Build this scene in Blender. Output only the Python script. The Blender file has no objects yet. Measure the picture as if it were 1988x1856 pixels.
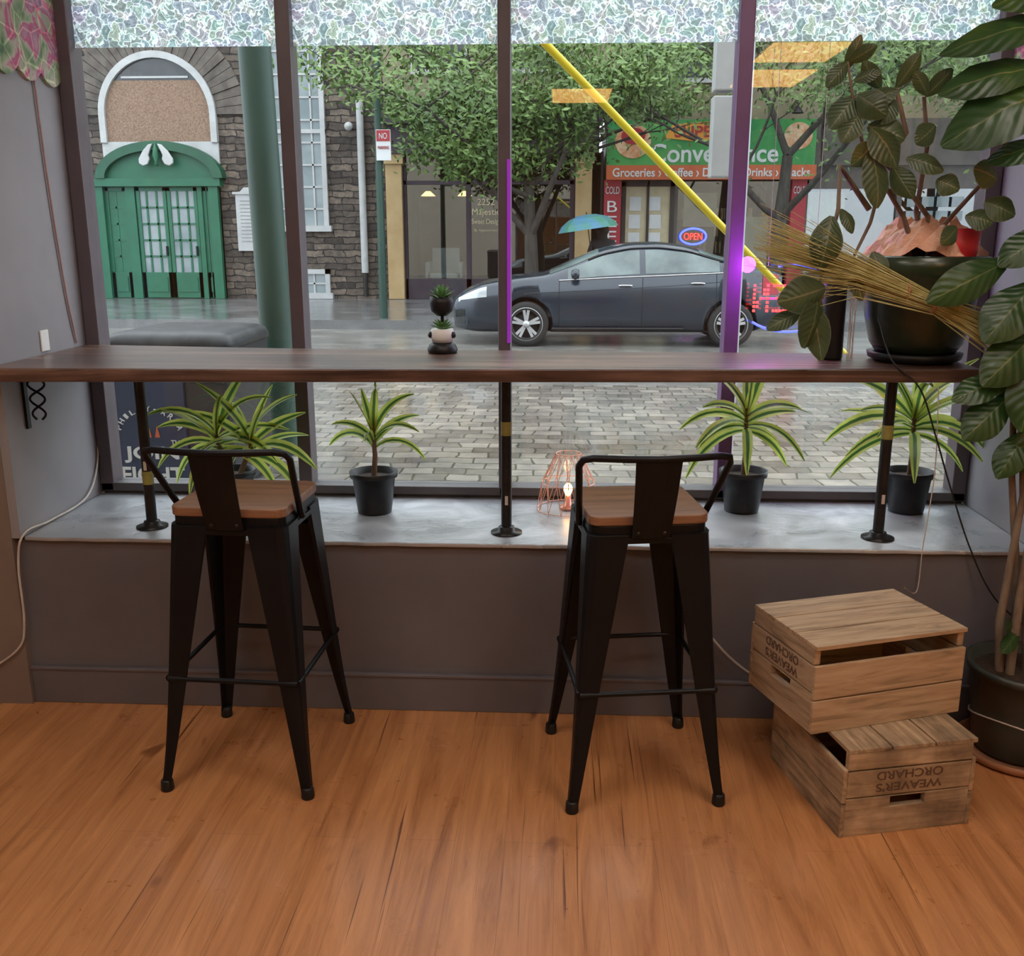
import bpy, math, random, bmesh
from mathutils import Vector, Matrix
random.seed(7)
V=Vector
D=bpy.data
# ------------------------------------------------------------------ materials
def nt(name):
    m=D.materials.new(name);m.use_nodes=True
    t=m.node_tree;return m,t,t.nodes["Principled BSDF"],t.nodes["Material Output"]
def ramp(t,stops,inp):
    r=t.nodes.new("ShaderNodeValToRGB");e=r.color_ramp.elements
    while len(e)<len(stops): e.new(.5)
    for i,(p,c) in enumerate(stops):
        e[i].position=p;e[i].color=(c[0],c[1],c[2],1)
    t.links.new(inp,r.inputs[0]);return r.outputs[0]
def coords(t,scale=(1,1,1),kind="Object",rot=(0,0,0)):
    tc=t.nodes.new("ShaderNodeTexCoord");mp=t.nodes.new("ShaderNodeMapping")
    mp.inputs["Scale"].default_value=scale;mp.inputs["Rotation"].default_value=rot
    t.links.new(tc.outputs[kind],mp.inputs[0]);return mp.outputs[0]
def noise(t,vec,scale,detail=4,rough=.6,dist=0):
    n=t.nodes.new("ShaderNodeTexNoise");n.inputs["Scale"].default_value=scale
    n.inputs["Detail"].default_value=detail;n.inputs["Roughness"].default_value=rough
    n.inputs["Distortion"].default_value=dist
    t.links.new(vec,n.inputs["Vector"]);return n
def bump(t,b,h,strength=.3,dist=.01):
    n=t.nodes.new("ShaderNodeBump");n.inputs["Strength"].default_value=strength;n.inputs["Distance"].default_value=dist
    t.links.new(h,n.inputs["Height"]);t.links.new(n.outputs[0],b.inputs["Normal"])
def mul(t,a,b,fac=1.0,mode='MULTIPLY'):
    n=t.nodes.new("ShaderNodeMixRGB");n.blend_type=mode;n.inputs[0].default_value=fac
    t.links.new(a,n.inputs[1]);t.links.new(b,n.inputs[2]);return n.outputs[0]
def pm(name,c,rough=.5,metal=0,c2=None,scale=20,stretch=(1,1,1),bp=0,emit=0,ecol=None,coat=0,lo=.35,hi=.65,bd=.005,spec=None):
    m,t,b,o=nt(name)
    b.inputs["Base Color"].default_value=(*c,1);b.inputs["Roughness"].default_value=rough;b.inputs["Metallic"].default_value=metal
    if coat: b.inputs["Coat Weight"].default_value=coat
    if spec is not None: b.inputs["Specular IOR Level"].default_value=spec
    if c2 is not None or bp:
        n=noise(t,coords(t,stretch),scale)
        if c2 is not None:
            t.links.new(ramp(t,[(lo,c),(hi,c2)],n.outputs[0]),b.inputs["Base Color"])
        if bp: bump(t,b,n.outputs[0],bp,bd)
    if emit:
        b.inputs["Emission Color"].default_value=(*(ecol or c),1);b.inputs["Emission Strength"].default_value=emit
    return m
MT={}
MT['black']=pm("black_metal",(.0035,.0042,.006),.42,0,(.006,.007,.009),8,spec=.24)
MT['blackplastic']=pm("black_plastic",(.009,.009,.010),.45,0,(.015,.015,.016),30,spec=.35)
MT['pipe']=pm("dark_pipe",(.02,.02,.022),.35,.6,(.035,.033,.03),25)
MT['white']=pm("white_paint",(.75,.76,.75),.5,0,(.65,.66,.65),6)
MT['trimwhite']=pm("white_trim",(.40,.41,.41),.55,0,(.33,.34,.34),4)
MT['cable']=pm("cable_white",(.55,.5,.45),.5,0,(.48,.42,.38),20)
MT['wall']=pm("grey_wall",(.115,.108,.122),.5,0,(.137,.13,.143),3,bp=.1)
MT['pillar']=pm("taupe_wall",(.17,.135,.115),.55,0,(.2,.16,.135),2.5,bp=.1)
MT['reveal']=pm("reveal_paint",(.235,.228,.245),.5,0,(.28,.273,.29),2.2,bp=.12)
MT['room']=pm("room_paint",(.5,.42,.34),.8,0,(.55,.47,.38),1)
MT['ceil']=pm("ceiling_paint",(.55,.5,.45),.8,0,(.6,.55,.5),1)
MT['mull']=pm("mullion_paint",(.085,.068,.08),.4,.1,(.11,.088,.10),5)
MT['mullglow']=pm("mullion_violet_glow",(.15,.07,.18),.4,.1,(.18,.09,.22),5)  # violet glow on the right mullion is put into its colour
MT['rail']=pm("rail_paint",(.08,.075,.08),.45,.1,(.11,.105,.11),8)
def floor_mat():
    m,t,b,o=nt("laminate_floor")
    tc=t.nodes.new("ShaderNodeTexCoord");s=t.nodes.new("ShaderNodeSeparateXYZ");c=t.nodes.new("ShaderNodeCombineXYZ")
    t.links.new(tc.outputs["Object"],s.inputs[0]);t.links.new(s.outputs[1],c.inputs[0]);t.links.new(s.outputs[0],c.inputs[1])
    br=t.nodes.new("ShaderNodeTexBrick");t.links.new(c.outputs[0],br.inputs["Vector"])
    br.inputs["Scale"].default_value=1;br.inputs["Brick Width"].default_value=1.25;br.inputs["Row Height"].default_value=.13
    br.inputs["Mortar Size"].default_value=.0006;br.inputs["Color1"].default_value=(.52,.235,.092,1);br.inputs["Color2"].default_value=(.47,.205,.078,1)
    br.inputs["Mortar"].default_value=(.30,.13,.05,1)
    g=noise(t,coords(t,(13,.9,1)),1,10,.70,2.2)
    gr=ramp(t,[(.26,(.45,.37,.31)),(.38,(.76,.70,.64)),(.52,(.98,.98,.97)),(.72,(1.25,1.3,1.36))],g.outputs[0])
    col=mul(t,br.outputs[0],gr,.95)
    k=noise(t,coords(t,(3.2,1.5,1)),2.6,2,.5,.3)
    kr=ramp(t,[(.0,(.25,.16,.12)),(.24,(.4,.3,.24)),(.31,(1,1,1))],k.outputs[0])
    col=mul(t,col,kr,.85)
    cr=noise(t,coords(t,(85,.9,1)),1.1,3,.5,.5)
    crr=ramp(t,[(.29,(.20,.13,.10)),(.345,(1,1,1))],cr.outputs[0])
    col=mul(t,col,crr,.9)
    t.links.new(col,b.inputs["Base Color"])
    rr=ramp(t,[(.3,(.25,)*3),(.7,(.38,)*3)],noise(t,coords(t,(2,2,2)),3).outputs[0])
    t.links.new(rr,b.inputs["Roughness"]);bump(t,b,g.outputs[0],.15,.002)
    return m
MT['floor']=floor_mat()
def wood(name,c1,c2,rough=.4,sc=(1.5,22,22),dark=.5,bs=.2,blot=0):
    m,t,b,o=nt(name)
    g=noise(t,coords(t,sc),1,7,.6,1.0)
    col=ramp(t,[(.3,tuple(x*dark for x in c1)),(.48,c1),(.7,c2)],g.outputs[0])
    if blot: col=mul(t,col,ramp(t,[(.35,(.6,.6,.62)),(.6,(1.25,1.25,1.25))],noise(t,coords(t,(1,1,1)),blot,4).outputs[0]),1)
    t.links.new(col,b.inputs["Base Color"]);b.inputs["Roughness"].default_value=rough
    bump(t,b,g.outputs[0],bs,.003);return m
MT['counter']=wood("counter_wood",(.085,.046,.034),(.20,.122,.09),.34,(1.0,20,20),.35,.25,3)
MT['seat']=wood("seat_wood",(.22,.11,.06),(.31,.165,.095),.42,(3,40,40),.6)
MT['crate']=wood("crate_wood",(.44,.30,.18),(.57,.42,.27),.7,(4,40,40),.5)
MT['cratey']=wood("crate_wood_end",(.42,.29,.18),(.54,.40,.26),.7,(40,4,40),.5)
MT['crate2']=wood("crate_wood_worn",(.34,.235,.14),(.47,.35,.23),.75,(4,40,40),.5,.2,6)
MT['crate2y']=wood("crate_wood_worn_end",(.36,.25,.15),(.48,.36,.235),.75,(40,4,40),.6,.2,6)
MT['stamp']=pm("stamp_ink",(.085,.045,.03),.8,0,(.15,.085,.055),90)
def sill_mat():
    m,t,b,o=nt("silver_sill")
    n=noise(t,coords(t,(1,1,1)),5,6,.6,.8);n2=noise(t,coords(t,(1,1,1)),1.2,2)
    c=ramp(t,[(.3,(.32,.345,.375)),(.55,(.40,.42,.45)),(.8,(.58,.60,.63))],n.outputs[0])
    t.links.new(mul(t,c,ramp(t,[(.35,(.85,)*3),(.65,(1.15,)*3)],n2.outputs[0])),b.inputs["Base Color"])
    b.inputs["Metallic"].default_value=.35
    t.links.new(ramp(t,[(.35,(.25,)*3),(.65,(.42,)*3)],n.outputs[0]),b.inputs["Roughness"])
    bump(t,b,n.outputs[0],.45,.010);return m
MT['sill']=sill_mat()
def glass_mat(name,refl=.06,tint=(1,1,1)):
    m,t,b,o=nt(name);t.nodes.remove(b)
    tr=t.nodes.new("ShaderNodeBsdfTransparent");tr.inputs[0].default_value=(*tint,1)
    gl=t.nodes.new("ShaderNodeBsdfGlossy");gl.inputs["Roughness"].default_value=.01
    mx=t.nodes.new("ShaderNodeMixShader");mx.inputs[0].default_value=refl
    t.links.new(tr.outputs[0],mx.inputs[1]);t.links.new(gl.outputs[0],mx.inputs[2]);t.links.new(mx.outputs[0],o.inputs[0]);return m
MT['glass']=glass_mat("window_glass",.04,(.98,.99,.99))
MT['shopglass']=glass_mat("shop_glass",.16,(.8,.85,.85))
def film_mat():
    m,t,b,o=nt("iridescent_film");t.nodes.remove(b)
    vec=coords(t,(1,1,1));wn=noise(t,vec,16,2)
    ad=t.nodes.new("ShaderNodeVectorMath");ad.operation='MULTIPLY_ADD';ad.inputs[1].default_value=(.10,.10,.10)
    t.links.new(wn.outputs["Color"],ad.inputs[0]);t.links.new(vec,ad.inputs[2])
    v=t.nodes.new("ShaderNodeTexVoronoi");v.inputs["Scale"].default_value=34;t.links.new(ad.outputs[0],v.inputs["Vector"])
    e=t.nodes.new("ShaderNodeTexVoronoi");e.feature='DISTANCE_TO_EDGE';e.inputs["Scale"].default_value=34;t.links.new(ad.outputs[0],e.inputs["Vector"])
    e2=t.nodes.new("ShaderNodeTexVoronoi");e2.feature='DISTANCE_TO_EDGE';e2.inputs["Scale"].default_value=62;t.links.new(ad.outputs[0],e2.inputs["Vector"])
    hs=t.nodes.new("ShaderNodeHueSaturation");hs.inputs["Saturation"].default_value=.42;hs.inputs["Value"].default_value=1.0
    t.links.new(v.outputs["Color"],hs.inputs["Color"])
    w=t.nodes.new("ShaderNodeMixRGB");w.inputs[0].default_value=.70;w.inputs[2].default_value=(.44,.53,.54,1);t.links.new(hs.outputs[0],w.inputs[1])
    ed=ramp(t,[(.0,(1.9,1.9,1.9)),(.05,(1.6,1.62,1.62)),(.09,(.78,.82,.83)),(.4,(.62,.67,.68))],e.outputs[0])
    ed2=ramp(t,[(.0,(1.5,1.5,1.5)),(.06,(1.3,1.3,1.3)),(.1,(.9,.9,.9)),(.4,(.85,.85,.85))],e2.outputs[0])
    col=mul(t,mul(t,w.outputs[0],ed,1),ed2,1)
    tl=t.nodes.new("ShaderNodeBsdfTranslucent");df=t.nodes.new("ShaderNodeBsdfDiffuse");gl=t.nodes.new("ShaderNodeBsdfGlossy");gl.inputs["Roughness"].default_value=.35
    tp=t.nodes.new("ShaderNodeBsdfTransparent")
    for s in (tl,df,gl): t.links.new(col,s.inputs[0])
    m1=t.nodes.new("ShaderNodeMixShader");m1.inputs[0].default_value=.12;t.links.new(tl.outputs[0],m1.inputs[1]);t.links.new(df.outputs[0],m1.inputs[2])
    m2=t.nodes.new("ShaderNodeMixShader");m2.inputs[0].default_value=.10;t.links.new(m1.outputs[0],m2.inputs[1]);t.links.new(gl.outputs[0],m2.inputs[2])
    m3=t.nodes.new("ShaderNodeMixShader");m3.inputs[0].default_value=.12;t.links.new(m2.outputs[0],m3.inputs[1]);t.links.new(tp.outputs[0],m3.inputs[2])
    t.links.new(m3.outputs[0],o.inputs[0]);return m
MT['film']=film_mat()
def art_mat():
    m,t,b,o=nt("painted_banner")
    vec=coords(t,(1,1,1));wn=noise(t,vec,5,3,.5,2)
    r=ramp(t,[(.3,(.06,.16,.07)),(.42,(.28,.38,.22)),(.5,(.48,.46,.38)),(.56,(.5,.10,.23)),(.64,(.5,.30,.40)),(.75,(.22,.09,.30))],wn.outputs[0])
    v=t.nodes.new("ShaderNodeTexVoronoi");v.feature='DISTANCE_TO_EDGE';v.inputs["Scale"].default_value=13;t.links.new(vec,v.inputs["Vector"])
    e=ramp(t,[(.0,(1.6,1.6,1.4)),(.05,(.8,.8,.8)),(.3,(1,1,1))],v.outputs[0])
    t.links.new(mul(t,r,e,1),b.inputs["Base Color"]);b.inputs["Roughness"].default_value=.7;return m
MT['art']=art_mat()
def leaf_mat(name,stops,vein=0,transl=.35,rough=.4,var=None):
    m,t,b,o=nt(name)
    uv=t.nodes.new("ShaderNodeUVMap");s=t.nodes.new("ShaderNodeSeparateXYZ");t.links.new(uv.outputs[0],s.inputs[0])
    col=ramp(t,stops,s.outputs[0])
    n=noise(t,coords(t,(1,1,1)),6,3)
    vr=ramp(t,var or [(.3,(.7,.75,.7)),(.7,(1.25,1.2,1.1))],n.outputs[0])
    col=mul(t,col,vr,1)
    if vein:
        w=t.nodes.new("ShaderNodeMath");w.operation='SUBTRACT';w.inputs[1].default_value=.5;t.links.new(s.outputs[0],w.inputs[0])
        a=t.nodes.new("ShaderNodeMath");a.operation='ABSOLUTE';t.links.new(w.outputs[0],a.inputs[0])
        q=t.nodes.new("ShaderNodeMath");q.operation='MULTIPLY_ADD';q.inputs[1].default_value=-.5;t.links.new(a.outputs[0],q.inputs[0]);t.links.new(s.outputs[1],q.inputs[2])
        sn=t.nodes.new("ShaderNodeMath");sn.operation='MULTIPLY';sn.inputs[1].default_value=50;t.links.new(q.outputs[0],sn.inputs[0])
        ss=t.nodes.new("ShaderNodeMath");ss.operation='SINE';t.links.new(sn.outputs[0],ss.inputs[0])
        vv=ramp(t,[(.0,(1,1,1)),(.9,(1,1,1)),(1.0,(1.4,1.35,1.2))],ss.outputs[0])
        col=mul(t,col,vv,.7);bump(t,b,ss.outputs[0],.2,.003)
    t.links.new(col,b.inputs["Base Color"]);b.inputs["Roughness"].default_value=rough
    tl=t.nodes.new("ShaderNodeBsdfTranslucent");t.links.new(col,tl.inputs[0])
    mx=t.nodes.new("ShaderNodeMixShader");mx.inputs[0].default_value=transl
    t.links.new(b.outputs[0],mx.inputs[1]);t.links.new(tl.outputs[0],mx.inputs[2]);t.links.new(mx.outputs[0],o.inputs[0]);return m
MT['drac']=leaf_mat("dracaena_leaf",[(0,(.62,.72,.18)),(.30,(.56,.67,.16)),(.37,(.07,.18,.045)),(.63,(.07,.18,.045)),(.70,(.56,.67,.16)),(1,(.62,.72,.18))],0,.45,.4)
MT['fig']=leaf_mat("fig_leaf",[(0,(.028,.068,.018)),(.47,(.036,.09,.022)),(.495,(.16,.19,.075)),(.505,(.16,.19,.075)),(.53,(.036,.09,.022)),(1,(.028,.068,.018))],1,.3,.34,[(.3,(.75,.8,.8)),(.55,(1,1,1)),(.72,(1.9,1.5,.9))])
MT['olive']=leaf_mat("olive_leaf",[(0,(.13,.14,.075)),(.06,(.055,.075,.03)),(.46,(.07,.095,.035)),(.5,(.22,.19,.10)),(.54,(.07,.095,.035)),(.94,(.055,.075,.03)),(1,(.13,.14,.075))],1,.32,.36,[(.3,(.7,.85,.85)),(.55,(1,1,.9)),(.72,(2.1,1.15,.6))])
MT['treeleaf']=pm("tree_leaf",(.045,.095,.024),.6,0,(.12,.20,.045),1.3)
MT['succ']=pm("succulent_leaf",(.08,.22,.08),.5,0,(.2,.38,.12),40)
MT['bark']=pm("bark",(.03,.026,.022),.9,0,(.06,.053,.045),14,(1,1,.2),.5,bd=.02)
MT['stem']=pm("plant_stem",(.12,.075,.05),.8,0,(.22,.16,.11),30,(1,1,.3),.3)
MT['soil']=pm("soil",(.02,.013,.009),.95,0,(.06,.035,.02),60,bp=.8)
MT['straw']=pm("straw",(.42,.37,.12),.7,0,(.6,.54,.25),30)
MT['paper']=pm("kraft_paper",(.6,.3,.2),.75,0,(.72,.42,.29),9,bp=1,bd=.03)
MT['red']=pm("red_paint",(.6,.02,.03),.5,0,(.5,.02,.03),8)
MT['bowl']=pm("dark_green_glaze",(.010,.016,.009),.28,0,(.025,.04,.018),6)
MT['darkpot']=pm("charcoal_pot",(.03,.035,.03),.4,0,(.055,.06,.05),8)
MT['terra']=pm("terracotta",(.35,.16,.08),.7,0,(.42,.2,.1),10)
MT['copper']=pm("reflected_copper_wire",(.85,.42,.30),.35,.6,(.95,.5,.36),20)
MT['reflected_bulb']=pm("reflected_bulb",(1,.6,.25),.4,emit=12,ecol=(1,.55,.2))
MT['panel']=pm("panel_orange",(1,.6,.25),.4,emit=9,ecol=(1,.50,.14))
MT['panelfill']=pm("panel_fill_white",(1,.9,.82),.4,emit=12,ecol=(1,.89,.79))  # emission of the unseen panels added to brighten the room
MT['yellow']=pm("yellow_plastic",(.62,.50,.01),.4,0,(.56,.45,.01),5)
MT['polegreen']=pm("pole_green",(.012,.042,.031),.5,.1,(.02,.055,.041),5,(1,1,.3),bp=.1)
MT['polegrey']=pm("pole_grey",(.30,.32,.33),.5,.1,(.36,.38,.39),4)
MT['navy']=pm("poster_navy",(.008,.018,.05),.5,0,(.012,.025,.065),3)
MT['letter']=pm("letter_white",(.55,.57,.58),.5,0,(.5,.52,.53),5)
MT['binmetal']=pm("bin_metal",(.012,.013,.016),.4,.1,(.02,.022,.027),4)
MT['bintop']=pm("bin_top_wet",(.012,.014,.017),.45,0,(.035,.038,.042),9,spec=.3)
MT['green']=pm("door_green",(.004,.085,.043),.5,0,(.006,.105,.053),3)
MT['greend']=pm("door_green_moulding",(.003,.055,.028),.5,0,(.005,.075,.036),3)
MT['osb']=pm("osb_board",(.13,.08,.055),.8,0,(.27,.18,.125),35,(1,1,1),.3)
MT['darkglass']=pm("dark_pane",(.03,.035,.038),.08,0,(.05,.055,.06),3)
MT['paleglass']=pm("pale_pane",(.13,.17,.18),.08,0,(.24,.28,.29),1.2)
MT['purple']=pm("purple_fascia",(.022,.013,.022),.6,0,(.035,.022,.034),3)
MT['tan']=pm("tan_stucco",(.33,.22,.10),.75,0,(.39,.28,.14),3)
MT['tanwall']=pm("upper_facade",(.16,.14,.09),.8,0,(.22,.19,.12),1.5)
MT['dark']=pm("dark_interior",(.025,.025,.025),.8,0,(.05,.045,.04),2)
MT['signgreen']=pm("sign_green",(.012,.17,.045),.5,0,(.06,.29,.07),1.2)
MT['signorange']=pm("sign_orange",(.42,.085,.025),.5,0,(.46,.11,.04),3)
MT['signyel']=pm("sign_yellow",(.6,.32,.04),.5,0,(.6,.22,.03),3)
MT['signred']=pm("sign_red",(.27,.012,.02),.5,0,(.31,.02,.03),3)
MT['cream']=pm("cream_paper",(.42,.36,.23),.7,0,(.5,.44,.3),5)
MT['food']=pm("food_print",(.45,.18,.07),.5,0,(.55,.42,.28),7)
MT['redled']=pm("red_led",(1,.05,.05),.4,emit=4,ecol=(1,.04,.03))
MT['blueled']=pm("blue_led",(.1,.15,1),.4,emit=3.5,ecol=(.06,.09,1))
MT['violetglow']=pm("violet_glow",(.3,.03,.5),.4,emit=.26,ecol=(.42,.03,.75))  # emission of the strip added on the middle mullion
MT['warmlamp']=pm("warm_lamp",(1,.6,.2),.4,emit=5,ecol=(1,.6,.2))
MT['carpaint']=pm("car_paint",(.013,.022,.036),.2,.2,(.017,.027,.042),2,coat=.4)
MT['carglass']=pm("car_glass",(.05,.07,.075),.06,0,(.13,.17,.17),1.6)
MT['tyre']=pm("tyre_rubber",(.010,.010,.010),.8,0,(.015,.015,.015),20)
MT['alloy']=pm("alloy",(.4,.41,.43),.35,.5,(.48,.49,.5),9)
MT['chrome']=pm("chrome",(.5,.52,.54),.15,1,(.6,.6,.6),9)
MT['headlamp']=pm("lamp_clear",(.38,.42,.45),.1,.2,(.5,.55,.58),9)
MT['umb']=pm("umbrella_cloth",(.05,.20,.10),.6,0,(.07,.18,.34),3)
MT['coat']=pm("dark_coat",(.008,.008,.010),.8,0,(.012,.012,.015),9)
MT['hair']=pm("hair",(.01,.007,.007),.7,0,(.02,.015,.015),40)
def stone_wall():
    m,t,b,o=nt("rubble_stone")
    tc=t.nodes.new("ShaderNodeTexCoord");s=t.nodes.new("ShaderNodeSeparateXYZ");c=t.nodes.new("ShaderNodeCombineXYZ")
    t.links.new(tc.outputs["Object"],s.inputs[0]);t.links.new(s.outputs[0],c.inputs[0]);t.links.new(s.outputs[2],c.inputs[1])
    dn=noise(t,c.outputs[0],3.4,3);ad=t.nodes.new("ShaderNodeVectorMath");ad.operation='MULTIPLY_ADD';ad.inputs[1].default_value=(.24,.13,0)
    t.links.new(dn.outputs["Color"],ad.inputs[0]);t.links.new(c.outputs[0],ad.inputs[2])
    br=t.nodes.new("ShaderNodeTexBrick");t.links.new(ad.outputs[0],br.inputs["Vector"]);br.inputs["Scale"].default_value=1
    br.inputs["Brick Width"].default_value=.44;br.inputs["Row Height"].default_value=.135;br.inputs["Mortar Size"].default_value=.013
    br.inputs["Color1"].default_value=(.034,.029,.026,1);br.inputs["Color2"].default_value=(.135,.112,.092,1);br.inputs["Mortar"].default_value=(.012,.011,.010,1)
    n=noise(t,c.outputs[0],9,6);col=mul(t,br.outputs[0],ramp(t,[(.3,(.5,.52,.56)),(.7,(1.5,1.4,1.28))],n.outputs[0]),1)
    t.links.new(col,b.inputs["Base Color"]);b.inputs["Roughness"].default_value=.85
    bump(t,b,br.outputs["Fac"],-.8,.05);return m
MT['stone']=stone_wall()
def cobble_mat():
    m,t,b,o=nt("wet_setts")
    vec=coords(t,(1,1,1),"Object");dn=noise(t,vec,2.2,2);ad=t.nodes.new("ShaderNodeVectorMath");ad.operation='MULTIPLY_ADD';ad.inputs[1].default_value=(.16,.13,0)
    t.links.new(dn.outputs["Color"],ad.inputs[0]);t.links.new(vec,ad.inputs[2])
    br=t.nodes.new("ShaderNodeTexBrick");t.links.new(ad.outputs[0],br.inputs["Vector"]);br.inputs["Scale"].default_value=1
    br.inputs["Brick Width"].default_value=.22;br.inputs["Row Height"].default_value=.17;br.inputs["Mortar Size"].default_value=.011;br.inputs["Mortar Smooth"].default_value=.6
    br.inputs["Color1"].default_value=(.13,.118,.105,1);br.inputs["Color2"].default_value=(.27,.25,.225,1);br.inputs["Mortar"].default_value=(.075,.075,.055,1)
    n=noise(t,vec,7,5);n3=noise(t,vec,.7,3);col=mul(t,br.outputs[0],ramp(t,[(.3,(.75,.75,.77)),(.7,(1.25,1.22,1.15))],n.outputs[0]),1)
    col=mul(t,col,ramp(t,[(.35,(.8,.8,.8)),(.65,(1.15,1.15,1.15))],n3.outputs[0]),1)
    t.links.new(col,b.inputs["Base Color"])
    t.links.new(ramp(t,[(.35,(.06,)*3),(.65,(.30,)*3)],n3.outputs[0]),b.inputs["Roughness"])
    bump(t,b,br.outputs["Fac"],-.6,.03);return m
MT['cobble']=cobble_mat()
def asphalt_mat(name,c1,c2,r0=.12,r1=.5):
    m,t,b,o=nt(name);vec=coords(t,(1,1.5,1));n=noise(t,vec,1.6,6);n2=noise(t,vec,60,3)
    col=mul(t,ramp(t,[(.3,c1),(.7,c2)],n.outputs[0]),ramp(t,[(.3,(.75,)*3),(.7,(1.25,)*3)],n2.outputs[0]),1)
    t.links.new(col,b.inputs["Base Color"]);t.links.new(ramp(t,[(.35,(r0,)*3),(.65,(r1,)*3)],n.outputs[0]),b.inputs["Roughness"])
    bump(t,b,n2.outputs[0],.15,.01);return m
MT['asphalt']=asphalt_mat("wet_asphalt",(.13,.128,.118),(.21,.205,.19),.05,.25)
MT['pave']=asphalt_mat("wet_pavement",(.10,.102,.105),(.17,.172,.175),.05,.22)
# ------------------------------------------------------------------ mesh builder
class B:
    def __init__(s): s.v=[];s.f=[];s.mi=[];s.uv=[];s.sm=[]
    def add(s,vs,fs,mi=0,uv=None,sm=False):
        k=len(s.v);s.v+= [tuple(x) for x in vs]
        for i,f in enumerate(fs):
            s.f.append([k+j for j in f]);s.mi.append(mi);s.uv.append(uv[i] if uv else None);s.sm.append(sm)
        return s
    def box(s,x0,x1,y0,y1,z0,z1,mi=0,M=None):
        vs=[V((x,y,z)) for z in(z0,z1) for y in(y0,y1) for x in(x0,x1)]
        if M: vs=[M@v for v in vs]
        return s.add(vs,[(0,2,3,1),(4,5,7,6),(0,1,5,4),(2,6,7,3),(0,4,6,2),(1,3,7,5)],mi)
    def tube(s,path,r,n=8,mi=0,sm=True,cap=True):
        P=[V(p) for p in path];R=r if isinstance(r,(list,tuple)) else [r]*len(P)
        vs=[];ref=None
        for i,p in enumerate(P):
            t=(P[min(i+1,len(P)-1)]-P[max(i-1,0)])
            if t.length<1e-9:t=V((0,0,1))
            t.normalize()
            if ref is None: ref=V((1,0,0)) if abs(t.x)<.9 else V((0,1,0))
            u=(ref-t*ref.dot(t)).normalized();w=t.cross(u);ref=u
            for k in range(n):
                a=2*math.pi*k/n;vs.append(p+(u*math.cos(a)+w*math.sin(a))*R[i])
        fs=[]
        for i in range(len(P)-1):
            for k in range(n):
                fs.append((i*n+k,i*n+(k+1)%n,(i+1)*n+(k+1)%n,(i+1)*n+k))
        s.add(vs,fs,mi,None,sm)
        if cap:
            s.add(vs[:n],[tuple(reversed(range(n)))],mi);s.add(vs[-n:],[tuple(range(n))],mi)
        return s
    def lathe(s,c,prof,n=32,mi=0,axis='Z',sm=True,M=None):
        vs=[];c=V(c)
        for (r,h) in prof:
            for k in range(n):
                a=2*math.pi*k/n;x,y=r*math.cos(a),r*math.sin(a)
                p=V((x,y,h)) if axis=='Z' else (V((x,h,y)) if axis=='Y' else V((h,x,y)))
                if M:p=M@p
                vs.append(c+p)
        fs=[]
        for i in range(len(prof)-1):
            for k in range(n):
                f=(i*n+k,i*n+(k+1)%n,(i+1)*n+(k+1)%n,(i+1)*n+k)
                fs.append(f if axis=='Z' else tuple(reversed(f)))
        s.add(vs,fs,mi,None,sm)
        return s
    def prism(s,pts,y0,y1,mi=0):   # pts in XZ
        n=len(pts);vs=[V((p[0],y0,p[1])) for p in pts]+[V((p[0],y1,p[1])) for p in pts]
        fs=[tuple(range(n)),tuple(reversed(range(n,2*n)))]+[(i,n+i,n+(i+1)%n,(i+1)%n) for i in range(n)]
        return s.add(vs,fs,mi)
    def slab(s,pts,z0,z1,mi=0):   # pts in XY
        n=len(pts);vs=[V((p[0],p[1],z0)) for p in pts]+[V((p[0],p[1],z1)) for p in pts]
        fs=[tuple(reversed(range(n))),tuple(range(n,2*n))]+[(i,(i+1)%n,n+(i+1)%n,n+i) for i in range(n)]
        return s.add(vs,fs,mi)
    def band(s,o,i,y0,y1,mi=0):
        n=len(o);vs=[V((p[0],y0,p[1])) for p in o]+[V((p[0],y0,p[1])) for p in i]+[V((p[0],y1,p[1])) for p in o]+[V((p[0],y1,p[1])) for p in i]
        fs=[]
        for k in range(n-1):
            fs+=[(k,n+k,n+k+1,k+1),(2*n+k,2*n+k+1,3*n+k+1,3*n+k),(k,k+1,2*n+k+1,2*n+k),(n+k,3*n+k,3*n+k+1,n+k+1)]
        return s.add(vs,fs,mi)
    def leaf(s,path,width,hint,prof,mi=0,fold=.12,nx=4,wave=0):
        P=[V(p) for p in path];n=len(P);L=n-1;vs=[];h=V(hint).normalized()
        for i,p in enumerate(P):
            t=(P[min(i+1,n-1)]-P[max(i-1,0)]).normalized()
            sd=t.cross(h)
            if sd.length<1e-4: sd=V((1,0,0))
            sd.normalize();nn=sd.cross(t).normalized()
            w=width*prof(i/L)
            for k in range(nx+1):
                q=k/nx-.5
                vs.append(p+sd*(q*w)+nn*(abs(q)*2*fold*w+wave*w*math.sin(i*2.1+k)))
        fs=[];uv=[]
        for i in range(L):
            for k in range(nx):
                a=i*(nx+1)+k;fs.append((a,a+1,a+nx+2,a+nx+1))
                uv.append([(k/nx,i/L),((k+1)/nx,i/L),((k+1)/nx,(i+1)/L),(k/nx,(i+1)/L)])
        return s.add(vs,fs,mi,uv,True)
    def fin(s,name,mats,parent=None,bevel=0,local=False,smooth=None,loc=None):
        me=D.meshes.new(name)
        vs=[V(v) for v in s.v]
        if parent is None:
            if loc is None:
                lo=V([min(v[i] for v in vs) for i in range(3)]);hi=V([max(v[i] for v in vs) for i in range(3)])
                off=V(((lo.x+hi.x)/2,(lo.y+hi.y)/2,lo.z))
            else: off=V(loc)
        elif local: off=V((0,0,0))
        else:
            off=V(parent.location)
            pp=parent.parent
            while pp: off+=V(pp.location);pp=pp.parent
        me.from_pydata([v-off for v in vs],[],s.f);me.update()
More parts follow.
